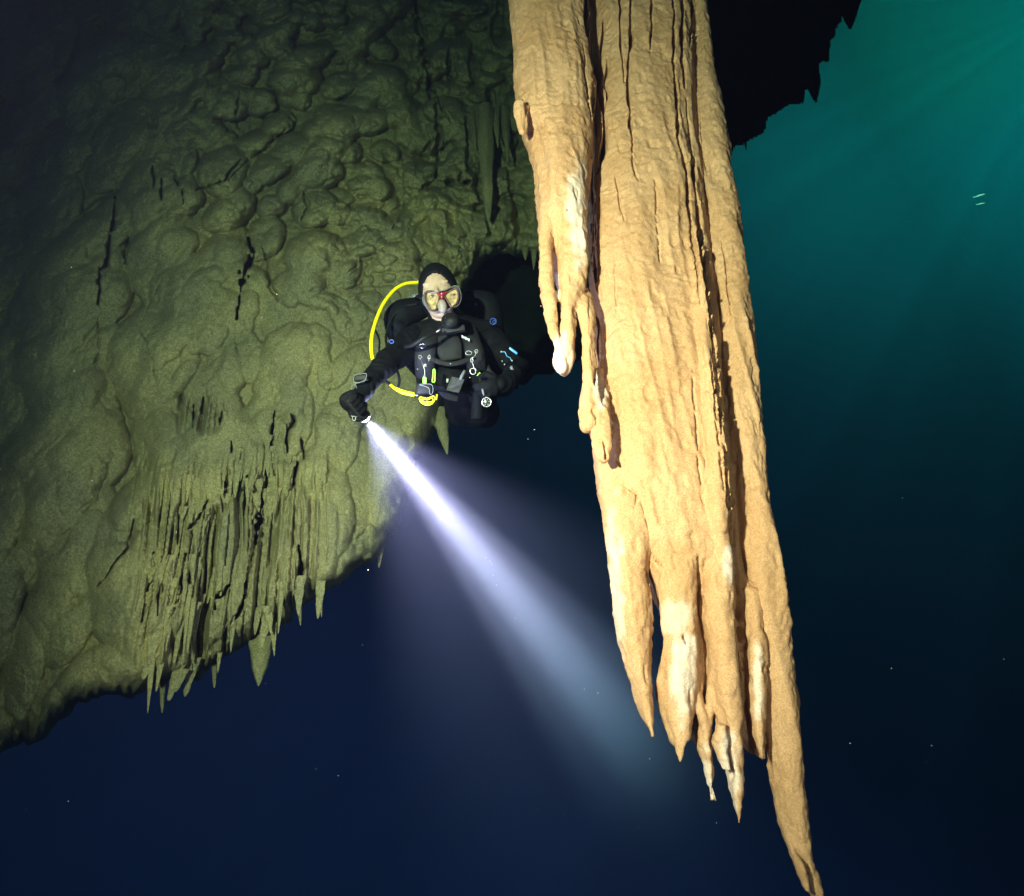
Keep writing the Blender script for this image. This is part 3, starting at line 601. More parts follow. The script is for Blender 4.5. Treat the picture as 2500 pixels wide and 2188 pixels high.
BO = [('pelvis', 'belly'), ('belly', 'chest'), ('chest', 'upper'), ('upper', 'neck'), ('neck', 'headb'), ('upper', 'shA'), ('shA', 'elA'), ('elA', 'wrA'), ('wrA', 'haA'), ('upper', 'shB'), ('shB', 'elB'), ('elB', 'wrB'), ('wrB', 'haB'),
      ('pelvis', 'hipA'), ('hipA', 'knA'), ('knA', 'anA'), ('pelvis', 'hipB'), ('hipB', 'knB'), ('knB', 'anB')]
bm = bmesh.new()
def limb(bm, a, b, ra, rb, seg=16):      # tapered capsule; all of them are fused into one skin below
    n = 10; pts = [a.lerp(b, i/n) for i in range(n+1)]
    add_tube(bm, pts, [ra*(1-i/n)+rb*i/n for i in range(n+1)], seg=seg, n=1)
    for p, r in ((a, ra), (b, rb)): add_ball(bm, p, Vector((r, 0, 0)), Vector((0, r, 0)), Vector((0, 0, r)), 14, 10)
JN = {k: (V(*v[:3]), v[3]) for k, v in SK.items()}
for a, b in BO: limb(bm, JN[a][0], JN[b][0], JN[a][1], JN[b][1])
# wide ribcage
rr, uu, ff = Vector(Rv), Vector(Uv), Vector(Fv)
add_ball(bm, V(1108, 858, 2.52), rr*0.185, uu*0.16, ff*0.12)
# head
th = math.radians(9)
hu = (uu*math.cos(th)-rr*math.sin(th)).normalized(); hr = (rr*math.cos(th)+uu*math.sin(th)).normalized(); hn = -ff
HC = V(1071, 716, 2.42)
def hp(a, b, c): return HC+hr*a+hu*b+hn*c       # right of picture, up, towards the camera (metres)
for q in add_ball(bm, HC, hr*0.078, hu*0.118, hn*0.098, 32, 24): pass
add_ball(bm, hp(0.004, -0.075, 0.035), hr*0.056, hu*0.052, hn*0.052)      # jaw
add_ball(bm, hp(0.005, -0.108, 0.058), hr*0.027, hu*0.020, hn*0.025)      # chin
for s in (-1, 1):
    add_ball(bm, hp(s*0.040, -0.032, 0.060), hr*0.026, hu*0.028, hn*0.026)  # cheeks
    add_ball(bm, hp(s*0.034, 0.022, 0.078), hr*0.026, hu*0.009, hn*0.013)   # brows
    add_ball(bm, hp(s*0.078, -0.012, 0.0), hr*0.010, hu*0.030, hn*0.018)    # ears
add_tube(bm, [hp(0, 0.01, 0.088), hp(0.001, -0.018, 0.102), hp(0.001, -0.034, 0.110), hp(0.001, -0.042, 0.096)], [.009, .011, .016, .010], n=4)  # nose
for s, b in ((1, -0.062), (1, -0.072)): add_ball(bm, hp(0.003, b, 0.084), hr*0.024, hu*0.006, hn*0.012)   # lips
# hand B: five gloved fingers, half closed, near the hip
def fingers(bm, palm, fwd, side, nrm, curl, scale=1.0, sgn=1):
    add_ball(bm, palm, side*0.042*scale, fwd*0.048*scale, nrm*0.020*scale)
    for k in range(4):
        L = [0.070, 0.080, 0.075, 0.058][k]*scale; b = palm+side*(sgn*(0.030-k*0.020))*scale+fwd*0.034*scale
        a1 = curl[0]+0.08*k; a2 = a1+curl[1]; a3 = a2+curl[2]
        p1 = b+(fwd*math.cos(a1)-nrm*math.sin(a1))*L*0.45; p2 = p1+(fwd*math.cos(a2)-nrm*math.sin(a2))*L*0.33; p3 = p2+(fwd*math.cos(a3)-nrm*math.sin(a3))*L*0.25
        for (u, v, r0, r1) in ((b, p1, .0115, .0105), (p1, p2, .0105, .0098), (p2, p3, .0098, .0085)): limb(bm, u, v, r0*scale, r1*scale, 10)
    t0 = palm+side*(sgn*0.034)*scale-fwd*0.018*scale; t1 = t0+(side*sgn*0.7+fwd*0.6-nrm*0.4).normalized()*0.036*scale; t2 = t1+(fwd*0.8-nrm*0.6+side*sgn*0.1).normalized()*0.030*scale
    limb(bm, t0, t1, .014*scale, .012*scale, 10); limb(bm, t1, t2, .012*scale, .010*scale, 10)
# torch geometry: axis along the beam
BS = (rr*0.423-uu*0.905+ff*1.0).normalized()
BD = (rr*0.525-uu*0.91+ff*1.0).normalized()
TL = V(889, 1018, 2.05)                       # centre of the lens
side_t = BD.cross(ff).normalized(); nr_t = side_t.cross(BD).normalized()
GC = TL-BD*0.066                               # where the hand closes round the body
wristA = JN['haA'][0]
palmA = GC-side_t*0.0+nr_t*(-0.0)
handdir = (GC-wristA).normalized()
# palm sits on the camera-far/upper side, fingers wrap round the barrel
pc = GC+uu*0.012-rr*0.022+ff*0.012
limb(bm, wristA, pc, .034, .032)
add_ball(bm, pc, side_t*0.036, BD*0.044, nr_t*0.030)
for k in range(4):
    c = GC+BD*(0.024-0.021*k); R0 = 0.034-0.001*k; prev = None
    for j in range(6):
        an = math.radians(150-j*46); p = c+side_t*(math.cos(an)*R0)+nr_t*(math.sin(an)*R0)
        if prev is not None: limb(bm, prev, p, .0115-0.0004*j, .0111-0.0004*j, 10)
        prev = p
t0 = GC+BD*0.022-side_t*0.028; t1 = GC+BD*0.04-side_t*0.030+nr_t*-0.014; t2 = GC+BD*0.052-side_t*0.012+nr_t*-0.026
limb(bm, t0, t1, .014, .012); limb(bm, t1, t2, .012, .010)
hb = JN['haB'][0]; fingers(bm, hb-rr*0.03-uu*0.01-ff*0.02, (-rr*0.75-uu*0.35-ff*0.3).normalized(), (uu*0.8-rr*0.3-ff*0.2).normalized(), (-ff*0.9+rr*0.3).normalized(), (0.5, 0.7, 0.5), 0.95)
tmp = bm_obj('tmp_body', bm, None)
md = tmp.modifiers.new('r', 'REMESH'); md.mode = 'VOXEL'; md.voxel_size = 0.0045
bme = evald(tmp)
nv = len(bme.vertices); P = np.empty(nv*3, np.float32); bme.vertices.foreach_get('co', P); P = P.reshape(-1, 3).astype(float)
E = np.empty(len(bme.edges)*2, np.int32); bme.edges.foreach_get('vertices', E); E = E.reshape(-1, 2); deg = np.bincount(E.ravel(), minlength=nv)[:, None]
P = smooth(P, 3)
bme.vertices.foreach_set('co', P.astype(np.float32).ravel()); bme.update()
Nn = np.empty(nv*3, np.float32); bme.vertices.foreach_get('normal', Nn); Nn = Nn.reshape(-1, 3).astype(float)
Hc = np.array(HC); loc = P-Hc; la, lb, lc = loc@np.array(hr), loc@np.array(hu), loc@np.array(hn)
head = (np.abs(la) < 0.1) & (lb > -0.135) & (lb < 0.14) & (lc > -0.12)
cl = ~head                                           # wetsuit wrinkles
wr = 0.006*(1-2*np.abs(vnoise(P[:, 0]*9, P[:, 1]*9, P[:, 2]*22+2*vnoise(P[:, 0]*6, P[:, 1]*6, P[:, 2]*6, 3), 400)))*cl*((qx_ := proj(P)[0]) > 905)
P = P+Nn*wr[:, None]; bme.vertices.foreach_set('co', P.astype(np.float32).ravel()); bme.update()
nf = len(bme.polygons); lv = np.empty(len(bme.loops), np.int32); bme.loops.foreach_get('vertex_index', lv); Qb = lv.reshape(-1, 4)
facem = ((la/0.070)**2+((lb+0.036)/0.102)**2 < 1) & (lc > 0.012)
fm = facem[Qb].all(1)
bme.polygons.foreach_set('use_smooth', np.ones(nf, bool))
body = link('body', bme, [M['neoprene'], M['skin']], root)
bme.polygons.foreach_set('material_index', fm.astype(np.int32))
# hood: a shell round the head with a face opening
bm = bmesh.new(); vs = add_ball(bm, hp(0, 0.006, -0.004), hr*0.088, hu*0.128, hn*0.103, 56, 44)
kill = []
for v in bm.verts:
    l = v.co-HC; a, b, c = l.dot(hr), l.dot(hu), l.dot(hn)
    if c > 0.0 and (a/0.068)**2+((b+0.038)/0.100)**2 < 1: kill.append(v)
    if b < -0.122: kill.append(v)
bmesh.ops.delete(bm, geom=list(set(kill)), context='VERTS')
hood = bm_obj('hood', bm, M['neoprene'], root); sm = hood.modifiers.new('s', 'SOLIDIFY'); sm.thickness = 0.006; sm.offset = 0

# mask -----------------------------------------------------------
def mp(px, py, dz=0.0): return V(px, py, 2.42-0.118-dz)     # points on the plane of the lenses
LL = [(1041, 715), (1050, 713), (1063, 715), (1071, 717), (1073, 727), (1069, 744), (1065, 756), (1058, 757), (1049, 752), (1042, 742), (1038, 728)]
RL = [(1086, 722), (1092, 714), (1102, 708), (1111, 705), (1118, 711), (1120, 724), (1117, 738), (1109, 747), (1102, 750), (1096, 741), (1090, 731)]
mask = empty('dive_mask', mp(1078, 728)); mask.parent = root; mask.matrix_parent_inverse = root.matrix_world.inverted()
def grow(L, k):
    cx = sum(p[0] for p in L)/len(L); cy = sum(p[1] for p in L)/len(L); return [(cx+(x-cx)*k, cy+(y-cy)*k) for x, y in L]
for L in (LL, RL):
    bm = bmesh.new(); add_loop(bm, [mp(*p, 0.004) for p in grow(L, 0.98)], 0.0045); bm_obj('lens_frame', bm, M['frame'], mask)
    bm = bmesh.new(); out = grow(L, 0.96); vs = [bm.verts.new(mp(*p, 0.002)) for p in out]; vb = [bm.verts.new(mp(*p, -0.003)) for p in out]
    bm.faces.new(vs); bm.faces.new(vb[::-1])
    for i in range(len(vs)): bm.faces.new((vs[i-1], vs[i], vb[i], vb[i-1]))
    bm_obj('lens', bm, M['lens_lit'], mask, smooth=False)
# clear silicone skirt: loft from the face to the lens rims
SKo = [(1033, 722), (1040, 711), (1056, 709), (1074, 711), (1090, 707), (1105, 699), (1117, 699), (1124, 712), (1126, 728), (1121, 742), (1111, 750), (1101, 752), (1094, 757), (1083, 760), (1073, 759), (1062, 761), (1048, 757), (1036, 744), (1032, 732)]
bm = bmesh.new(); prof = [(1.02, -0.070), (1.06, -0.045), (1.035, -0.02), (0.99, -0.004), (0.93, 0.0)]
rings = [[bm.verts.new(mp(*p, z)) for p in grow(SKo, k)] for k, z in prof]
for i in range(len(rings)-1):
    for j in range(len(SKo)): bm.faces.new((rings[i][j-1], rings[i][j], rings[i+1][j], rings[i+1][j-1]))
sk = bm_obj('mask_skirt', bm, M['silicone'], mask); s_ = sk.modifiers.new('s', 'SUBSURF'); s_.levels = 1; s_.render_levels = 1
bm = bmesh.new(); add_loop(bm, [mp(*p, -0.002) for p in grow(SKo, 1.0)], 0.0014); bm_obj('rim', bm, M['grey_plastic'], sk)
bm = bmesh.new(); add_ball(bm, mp(1080, 748, 0.004), hr*0.021, hu*0.030, hn*0.022); bm_obj('nose_pocket', bm, M['nose'], mask)
bm = bmesh.new(); add_tube(bm, [mp(1068, 717, .006), mp(1079, 719, .010), mp(1092, 712, .006)], [.004, .009, .004], n=5); add_tube(bm, [mp(1079, 719, .010), mp(1079, 727, .011), mp(1080, 735, .008)], [.009, .008, .004], n=4)
bm_obj('nose_bridge', bm, M['red'], mask)
bm = bmesh.new(); add_ball(bm, mp(1078, 717, .018), hr*0.003, hu*0.003, hn*0.002); bm_obj('rivet', bm, M['white_print'], mask)
for s in (-1, 1):
    a0 = 1032 if s < 0 else 1124; y0 = 727 if s < 0 else 722
    tube_obj('mask_strap', [mp(a0, y0, -0.02), hp(s*0.095, -0.005, 0.03), hp(s*0.098, 0.0, -0.03), hp(s*0.06, 0.0, -0.10)], 0.013, M['rubber'], mask, flat=0.25, flat_dir=None, n=5)
# eyes behind the lenses are only hinted at by dark shapes on the lens
for (x, y, k) in ((1054, 723, 1), (1106, 720, 1)):
    bm = bmesh.new(); add_ball(bm, mp(x, y, 0.003), hr*0.011, hu*0.0045, hn*0.002); bm_obj('eye', bm, M['frame'], mask)

# regulator ------------------------------------------------------
reg = empty('regulator', V(1098, 782, 2.26)); reg.parent = root; reg.matrix_parent_inverse = root.matrix_world.inverted()
bm = bmesh.new(); add_ball(bm, V(1100, 784, 2.27), hr*0.040, hu*0.036, hn*0.034); add_ball(bm, V(1102, 785, 2.235), hr*0.032, hu*0.025, hn*0.022); add_box(bm, V(1108, 806, 2.29), hr*0.05, hu*0.012, hn*0.02); bm_obj('housing', bm, M['rubber'], reg)
bm = bmesh.new(); add_ball(bm, V(1090, 779, 2.235), hr*0.008, hu*0.007, hn*0.006); bm_obj('purge_button', bm, M['chrome'], reg)
bm = bmesh.new(); add_tube(bm, [V(1064, 811, 2.22), V(1077, 804, 2.22)], [.004, .006], n=2); bm_obj('hose_swivel', bm, M['chrome'], reg)
bm = bmesh.new(); add_tube(bm, [V(1060, 813, 2.222), V(1066, 811, 2.221)], [.0045, .0055], n=2); bm_obj('swivel_collar', bm, M['red'], reg)
tube_obj('hose', [V(1064, 811, 2.225), V(1030, 828, 2.2), V(1000, 845, 2.25), V(975, 840, 2.38), V(985, 800, 2.55), V(1030, 760, 2.66)], 0.0085, M['rubber'], reg, n=8)

# wing, tank, vest -----------------------------------------------
bm = bmesh.new()
add_tube(bm, [V(1040, 748, 2.66), V(985, 768, 2.62), V(968, 790, 2.62), V(1000, 850, 2.68), V(1060, 930, 2.8)], [.05, .075, .06, .075, .06], n=6, seg=16)
add_tube(bm, [V(1130, 735, 2.70), V(1185, 745, 2.68), V(1196, 790, 2.7), V(1200, 860, 2.78), V(1185, 940, 2.88)], [.05, .07, .07, .075, .06], n=6, seg=16)
wing = bm_obj('buoyancy_bladder', bm, M['neoprene'], root)
tank = empty('tank', V(1120, 860, 2.8)); tank.parent = root; tank.matrix_parent_inverse = root.matrix_world.inverted()
tube_obj('cylinder', [V(1062, 742, 2.72), V(1075, 765, 2.76), V(1090, 795, 2.8), V(1120, 870, 2.95), V(1150, 950, 3.1)], [.02, .07, .088, .088, .088], M['webbing'], tank, n=5, seg=20)
tube_obj('valve', [V(1004, 727, 2.66), V(1030, 722, 2.66), V(1056, 730, 2.68)], [.017, .016, .02], M['grey_plastic'], tank, n=3, seg=14)
vest = empty('harness_vest', V(1110, 880, 2.38)); vest.parent = root; vest.matrix_parent_inverse = root.matrix_world.inverted()
def strap(name, pts, w_, m, par, flat=0.28): return tube_obj(name, [V(*p) for p in pts], w_, m, par, flat=flat, flat_dir=Fv, n=6, seg=12)
strap('shoulder_strap', [(1058, 795, 2.44), (1048, 825, 2.36), (1038, 870, 2.34), (1040, 930, 2.42), (1050, 975, 2.55)], [.035, .045, .048, .045, .04], M['webbing'], vest, 0.4)
strap('shoulder_strap', [(1140, 790, 2.46), (1148, 825, 2.38), (1160, 870, 2.36), (1165, 930, 2.44), (1165, 980, 2.58)], [.035, .042, .045, .045, .04], M['webbing'], vest, 0.4)
strap('chest_strap', [(1040, 868, 2.335), (1075, 885, 2.325), (1110, 888, 2.32), (1160, 872, 2.345)], [.011, .011, .011, .011], M['webbing'], vest)
strap('chest_panel', [(1088, 815, 2.36), (1096, 845, 2.345), (1102, 880, 2.34)], [.05, .06, .05], M['webbing'], vest, 0.14)
strap('waist_band', [(1030, 925, 2.46), (1080, 925, 2.40), (1120, 925, 2.40), (1170, 930, 2.48)], [.05, .06, .06, .05], M['neoprene'], vest, 0.35)
for pts in ([(1182, 880, 2.42), (1190, 905, 2.4), (1212, 925, 2.42)], [(1072, 945, 2.42), (1090, 965, 2.42), (1120, 975, 2.44)]):
    strap('webbing_strap', pts, [.016, .018, .014], M['webbing'], vest)
bm = bmesh.new(); add_box(bm, V(1112, 940, 2.33), rr*0.028-uu*0.006, uu*0.030+rr*0.012, ff*0.008)
o_ = bm_obj('pocket_flap', bm, M['grey_plastic'], vest)
o_.data.materials.clear(); o_.data.materials.append(mat('worn_grey_cloth', (0.055, 0.055, 0.062), 0.8, 0.2, noise=0.3))
tube_obj('zip_pull', [V(1135, 905, 2.33), V(1127, 920, 2.325), V(1124, 928, 2.325)], [.006, .008, .005], M['grey_plastic'], vest, n=3)
tube_obj('zip_pull', [V(1093, 925, 2.34), V(1092, 934, 2.34)], [.006, .005], M['white_print'], vest, n=2)
for (x, y, d) in ((1046, 845, 2.285), (1158, 862, 2.30)):
    bm = bmesh.new(); add_ring(bm, V(x-14, y, d), rr*1.0, uu*1.0, 0.013, 0.009, 0.0013); bm_obj('d_ring', bm, M['chrome'], vest)
bm = bmesh.new()
for k, (x, y) in enumerate(((1129, 822), (1133, 824), (1137, 826), (1141, 828), (1145, 830))):
    add_box(bm, V(x, y, 2.318), rr*0.003-uu*0.001, uu*(0.0045 if k % 2 else 0.006), ff*0.001)
bm_obj('chest_print', bm, M['white_print'], vest)
bm = bmesh.new(); add_ring(bm, V(1204, 785, 2.43), rr, uu, 0.014, 0.014, 0.0016); add_ring(bm, V(1206, 786, 2.43), rr, uu, 0.006, 0.007, 0.0014); bm_obj('shoulder_emblem', bm, M['blue_dark'], root)
bm = bmesh.new(); add_ring(bm, V(956, 834, 2.19), rr, uu, 0.009, 0.007, 0.0016, 16, 6); bm_obj('sleeve_emblem', bm, M['blue_dark'], root)

# clipped gear on his right side (picture left) ------------------
def snap(name, pts, par, r=.0016):
    bm = bmesh.new(); P_ = [V(*p) for p in pts]
    add_tube(bm, P_, [r]*len(P_), n=5, seg=8); add_ring(bm, P_[0], rr, uu, 0.006, 0.008, 0.0011, 16, 6); add_ring(bm, P_[-1], rr, uu, 0.004, 0.006, 0.0011, 16, 6)
    return bm_obj(name, bm, M['chrome'], par)
snap('bolt_snap', [(1026, 872, 2.27), (1032, 890, 2.26), (1037, 905, 2.26), (1036, 920, 2.26)], vest)
snap('bolt_snap', [(1048, 872, 2.27), (1046, 884, 2.27), (1038, 892, 2.26)], vest)
snap('bolt_snap', [(1152, 880, 2.27), (1156, 895, 2.27), (1162, 905, 2.27)], vest)
snap('bolt_snap', [(1163, 858, 2.27), (1160, 868, 2.27), (1152, 876, 2.27)], vest)
bm = bmesh.new(); add_loop(bm, [V(x, y, 2.262) for x, y in ((1148, 902), (1160, 900), (1161, 910), (1157, 914), (1150, 912))], .0022); bm_obj('buckle', bm, M['chrome'], vest)
bm = bmesh.new(); add_box(bm, V(1037, 929, 2.25), rr*0.008, uu*0.012, ff*0.005); bm_obj('green_tab', bm, M['green'], vest)
bm = bmesh.new(); add_loop(bm, [V(x, y, 2.26) for x, y in ((1058, 903), (1062, 904), (1062, 918), (1061, 932), (1056, 932), (1057, 918))], .0028); bm_obj('green_clip', bm, M['green'], vest)
for (x, y) in ((1168, 914), (1171, 911), (1166, 917)):
    bm = bmesh.new(); add_ball(bm, V(x, y, 2.26), rr*.004, uu*.003, ff*.003, 10, 8); bm_obj('bead', bm, M['green'] if x > 1167 else M['chrome'], vest)
for (x, y) in ((1019, 901), (1037, 914), (1147, 922), (1100, 888)):
    bm = bmesh.new(); add_ball(bm, V(x, y, 2.27), rr*.0035, uu*.0035, ff*.003, 10, 8); bm_obj('rivet', bm, M['chrome'], vest)
# spare regulator, yellow
oc = empty('spare_regulator', V(1040, 965, 2.26)); oc.parent = root; oc.matrix_parent_inverse = root.matrix_world.inverted()
bm = bmesh.new(); add_box(bm, V(1038, 950, 2.28), rr*0.036, uu*0.026, ff*0.024, 0.5); bm_obj('mouthpiece', bm, M['rubber'], oc)
bm = bmesh.new(); add_loop(bm, [V(x, y, 2.25) for x, y in ((1024, 939), (1050, 938), (1057, 946), (1056, 960), (1050, 963), (1048, 950), (1040, 944))], .0016); bm_obj('seam', bm, M['grey_plastic'], oc)
bm = bmesh.new(); add_ball(bm, V(1043, 977, 2.27), rr*0.031-uu*0.003, uu*0.019, ff*0.018); bm_obj('housing', bm, M['rubber'], oc)
bm = bmesh.new()
add_loop(bm, [V(x, y, 2.245) for x, y in ((1026, 970), (1043, 973), (1059, 967), (1061, 976), (1055, 986), (1043, 989), (1032, 985), (1026, 978))], .0026)
add_loop(bm, [V(x, y, 2.240) for x, y in ((1031, 974), (1043, 976), (1055, 972), (1056, 979), (1046, 983), (1034, 981))], .0018)
add_tube(bm, [V(1039, 983, 2.238), V(1050, 981, 2.238)], .0026, n=2); add_tube(bm, [V(1038, 988, 2.242), V(1058, 984, 2.245)], .0026, n=2)
bm_obj('yellow_cover', bm, M['yellow'], oc)
tube_obj('yellow_lever', [V(1067, 963, 2.25), V(1065, 977, 2.25)], .0035, M['yellow'], oc, n=2)
tube_obj('yellow_hose', [V(1030, 688, 2.62), V(1018, 690, 2.60), V(990, 693, 2.57), V(962, 709, 2.53), V(935, 744, 2.48), V(917, 786, 2.44), V(907, 828, 2.40), V(909, 872, 2.36), V(925, 915, 2.33)], .0082, M['yellow'], oc, n=8, seg=12)
tube_obj('hose_sleeve', [V(925, 915, 2.33), V(938, 928, 2.32), V(955, 940, 2.31)], .0066, M['rubber'], oc, n=6)
tube_obj('yellow_hose', [V(954, 939, 2.31), V(965, 948, 2.305), V(983, 957, 2.30), V(1012, 964, 2.29)], [.0072, .0080, .0098, .0098], M['yellow'], oc, n=6, seg=12)
tube_obj('hose_fitting', [V(1010, 964, 2.29), V(1022, 966, 2.28)], .0032, M['chrome'], oc, n=2)
tube_obj('inflator_hose', [V(1020, 742, 2.58), V(985, 750, 2.56), V(958, 775, 2.54), V(944, 812, 2.5), V(944, 845, 2.45), V(960, 880, 2.42), V(975, 925, 2.42), V(970, 950, 2.42)], .0062, M['rubber'], root, n=8)
tube_obj('drysuit_hose', [V(916, 806, 2.5), V(926, 830, 2.46), V(926, 862, 2.4), V(935, 880, 2.38)], .0045, M['rubber'], root, n=6)
# gauge on the other side
ga = empty('pressure_gauge', V(1188, 980, 2.3)); ga.parent = root; ga.matrix_parent_inverse = root.matrix_world.inverted()
tube_obj('gauge_hose', [V(1165, 900, 2.34), V(1172, 925, 2.31), V(1176, 940, 2.30)], .006, M['rubber'], ga, n=5)
tube_obj('gauge_stem', [V(1175, 938, 2.3), V(1179, 955, 2.29), V(1182, 966, 2.29)], [.0045, .0055, .004], M['grey_plastic'], ga, n=3)
bm = bmesh.new(); add_ring(bm, V(1188, 982, 2.28), rr, uu, 0.0195, 0.0195, 0.003, 28, 8); bm_obj('bezel', bm, M['chrome'], ga)
bm = bmesh.new(); add_ball(bm, V(1188, 982, 2.285), rr*0.019, uu*0.019, ff*0.006); bm_obj('dial', bm, M['face_dial'], ga)
bm = bmesh.new()
for a in (0.3, 1.2, 2.0, 3.0, 4.2, 5.3): add_tube(bm, [V(1188, 982, 2.275)+(rr*math.cos(a)+uu*math.sin(a))*0.009, V(1188, 982, 2.275)+(rr*math.cos(a)+uu*math.sin(a))*0.016], .0011, n=2, seg=6)
add_tube(bm, [V(1188, 982, 2.274), V(1182, 972, 2.274)], .0016, n=2, seg=6); bm_obj('dial_marks', bm, M['white_print'], ga)
tube_obj('corrugated_hose', [V(1168, 935, 2.46), V(1167, 980, 2.5), V(1165, 1024, 2.5)], [.026, .03, .03], M['neoprene'], root, n=8, seg=14)
# slate with blue bungee on his other wrist
sl = empty('wrist_slate', V(1245, 868, 2.42)); sl.parent = root; sl.matrix_parent_inverse = root.matrix_world.inverted()
bm = bmesh.new(); add_box(bm, V(1253, 857, 2.42), (rr*0.79-uu*0.60)*0.022, (uu*0.79+rr*0.60)*0.0045, ff*0.008); bm_obj('blue_plate', bm, M['blue'], sl)
tube_obj('blue_cord', [V(1226, 859, 2.41), V(1233, 860, 2.41), V(1238, 870, 2.41), V(1246, 874, 2.41), V(1248, 880, 2.41), V(1251, 882, 2.41)], .0018, M['blue'], sl, n=5)
for (x, y, q) in ((1224, 859, 4), (1250, 881, 4), (1226, 882, 3), (1232, 890, 3)):
    bm = bmesh.new(); add_ball(bm, V(x, y, 2.41), rr*.001*q, uu*.001*q, ff*.001*q, 10, 8); bm_obj('stud', bm, M['white_print'], sl)
bm = bmesh.new(); add_box(bm, V(1250, 902, 2.42), rr*0.006+uu*0.004, uu*0.014-rr*.005, ff*0.008, .5); bm_obj('clip', bm, M['grey_plastic'], sl)
tube_obj('finger_loop', [V(1225, 924, 2.33), V(1222, 932, 2.33), V(1219, 938, 2.33)], [.004, .007, .004], M['grey_plastic'], root, n=3)
# computer on the reaching wrist
wc = empty('wrist_computer', V(880, 925, 2.07)); wc.parent = root; wc.matrix_parent_inverse = root.matrix_world.inverted()
ad = (JN['wrA'][0]-JN['elA'][0]).normalized(); sd_ = ad.cross(ff).normalized()
bm = bmesh.new(); add_box(bm, V(881, 923, 2.06), rr*0.026+uu*0.003, uu*0.012-rr*0.003, ff*0.010, .5); bm_obj('case', bm, M['rubber'], wc)
bm = bmesh.new(); add_loop(bm, [V(x, y, 2.045) for x, y in ((864, 920), (872, 915), (893, 912), (894, 922), (888, 931), (866, 936))], .0016); bm_obj('rim', bm, M['grey_plastic'], wc)
tube_obj('strap', [V(864, 934, 2.05), V(878, 934, 2.04), V(897, 926, 2.06)], .0024, M['grey_plastic'], wc, n=4)
bm = bmesh.new(); add_loop(bm, [V(x, y, 2.05) for x, y in ((868, 940), (860, 941), (858, 950), (866, 957), (872, 955))], .0015); bm_obj('lanyard', bm, M['grey_plastic'], wc)
# fins, behind him in the dark
for k in ('anA', 'anB'):
    a = JN[k][0]; s = -1 if k == 'anA' else 1
    bm = bmesh.new(); add_tube(bm, [a, a+ff*0.12+uu*0.05, a+ff*0.35+uu*0.07+rr*0.03*s, a+ff*0.55+uu*0.02+rr*0.05*s], [.045, .055, .085, .10], n=5, seg=14, flat=0.12, flat_dir=Uv); bm_obj('fin', bm, M['rubber'], root)

# ------------------------------------------------------------------ torch
tor = empty('dive_torch', TL-BD*0.07)
tag(tor, 'lit handheld dive torch in the diver\'s gloved fist, throwing a white beam', 'torch')
def disc_tube(name, stations, m, par):
    return tube_obj(name, [TL+BD*s for s, r in stations], [r for s, r in stations], m, par, n=1, seg=24)
disc_tube('torch_body', [(-0.108, 0.017), (-0.106, 0.021), (-0.04, 0.021), (-0.035, 0.026), (-0.006, 0.027), (-0.002, 0.0275), (0.0, 0.025)], M['rubber'], tor)
bm = bmesh.new(); add_ring(bm, TL-BD*0.002, side_t, nr_t, 0.0245, 0.0245, 0.003); bm_obj('bezel', bm, M['rubber'], tor)
bm = bmesh.new(); add_ball(bm, TL+BD*0.004, side_t*0.021, nr_t*0.021, BD*0.012); bm_obj('lens', bm, M['beam_lens'], tor)
bm = bmesh.new(); add_loop(bm, [V(x, y, 2.0) for x, y in ((862, 1016), (867, 1018), (868, 1024), (864, 1028), (860, 1022))], .0009)
for (x, y) in ((866, 1027), (858, 1016), (871, 1018)): add_ball(bm, V(x, y, 2.0), rr*.0025, uu*.0025, ff*.0025, 8, 6)
bm_obj('bolt_snap', bm, M['chrome'], tor)
TS = spot('torch_core', TL+BD*0.022, TL+BD*2, 1150000, (1.0, 0.64, 0.45), 10.5, 1.0, 0.012)
TM = spot('torch_hotspot_edge', TL+BD*0.022, TL+BD*2, 520000, (1.0, 0.64, 0.48), 21, 1.0, 0.012)
TW = spot('torch_spill', TL+BD*0.022, TL+BS*2, 34000, (1.0, 0.68, 0.60), 60, 0.85, 0.012)
gl = bpy.data.lights.new('torch_glow', 'POINT'); gl.energy = 45; gl.color = (0.72, 0.62, 1.0); gl.shadow_soft_size = 0.01  # added point light imitating the halo scattered round the torch
TG = bpy.data.objects.new('torch_glow', gl); COL.objects.link(TG); TG.location = TL+BD*0.03
for o in (TS, TM, TW, TG): o.parent = tor; o.matrix_parent_inverse = tor.matrix_world.inverted()

# ------------------------------------------------------------------ fish and silt
def glints(px, py, d, L, ang, label):  # fishlike body modelled for a pale glint of unknown source
    bm = bmesh.new(); ax = (rr*math.cos(ang)+uu*math.sin(ang)); ay = (uu*math.cos(ang)-rr*math.sin(ang))
    c = V(px, py, d); add_tube(bm, [c+ax*L*0.5, c+ax*L*0.35+ay*L*0.01, c+ax*L*0.05+ay*L*0.02, c-ax*L*0.3, c-ax*L*0.44], [L*.012, L*.055, L*.075, L*.035, L*.014], n=5, seg=12, flat=0.6, flat_dir=Fv)
    o = bm_obj('glints', bm, M['glints']); tag(o, label, 'glints', 'small fish in the open water')
    bm = bmesh.new(); p = c-ax*L*0.43
    a, b1, b2 = bm.verts.new(p), bm.verts.new(p-ax*L*.09+ay*L*.06), bm.verts.new(p-ax*L*.09-ay*L*.06); m_ = bm.verts.new(p-ax*L*.05)
    bm.faces.new((a, b1, m_)); bm.faces.new((a, m_, b2)); t = bm_obj('tail', bm, M['glints'], o); q = t.modifiers.new('s', 'SOLIDIFY'); q.thickness = 0.001
glints(2391, 478, 1.3, 0.030, 0.28, 'upper and longer of two slim pale fish in the teal water at far right')
glints(2394, 498, 1.3, 0.022, 0.20, 'lower and shorter of two slim pale fish in the teal water at far right')
bm = bmesh.new()
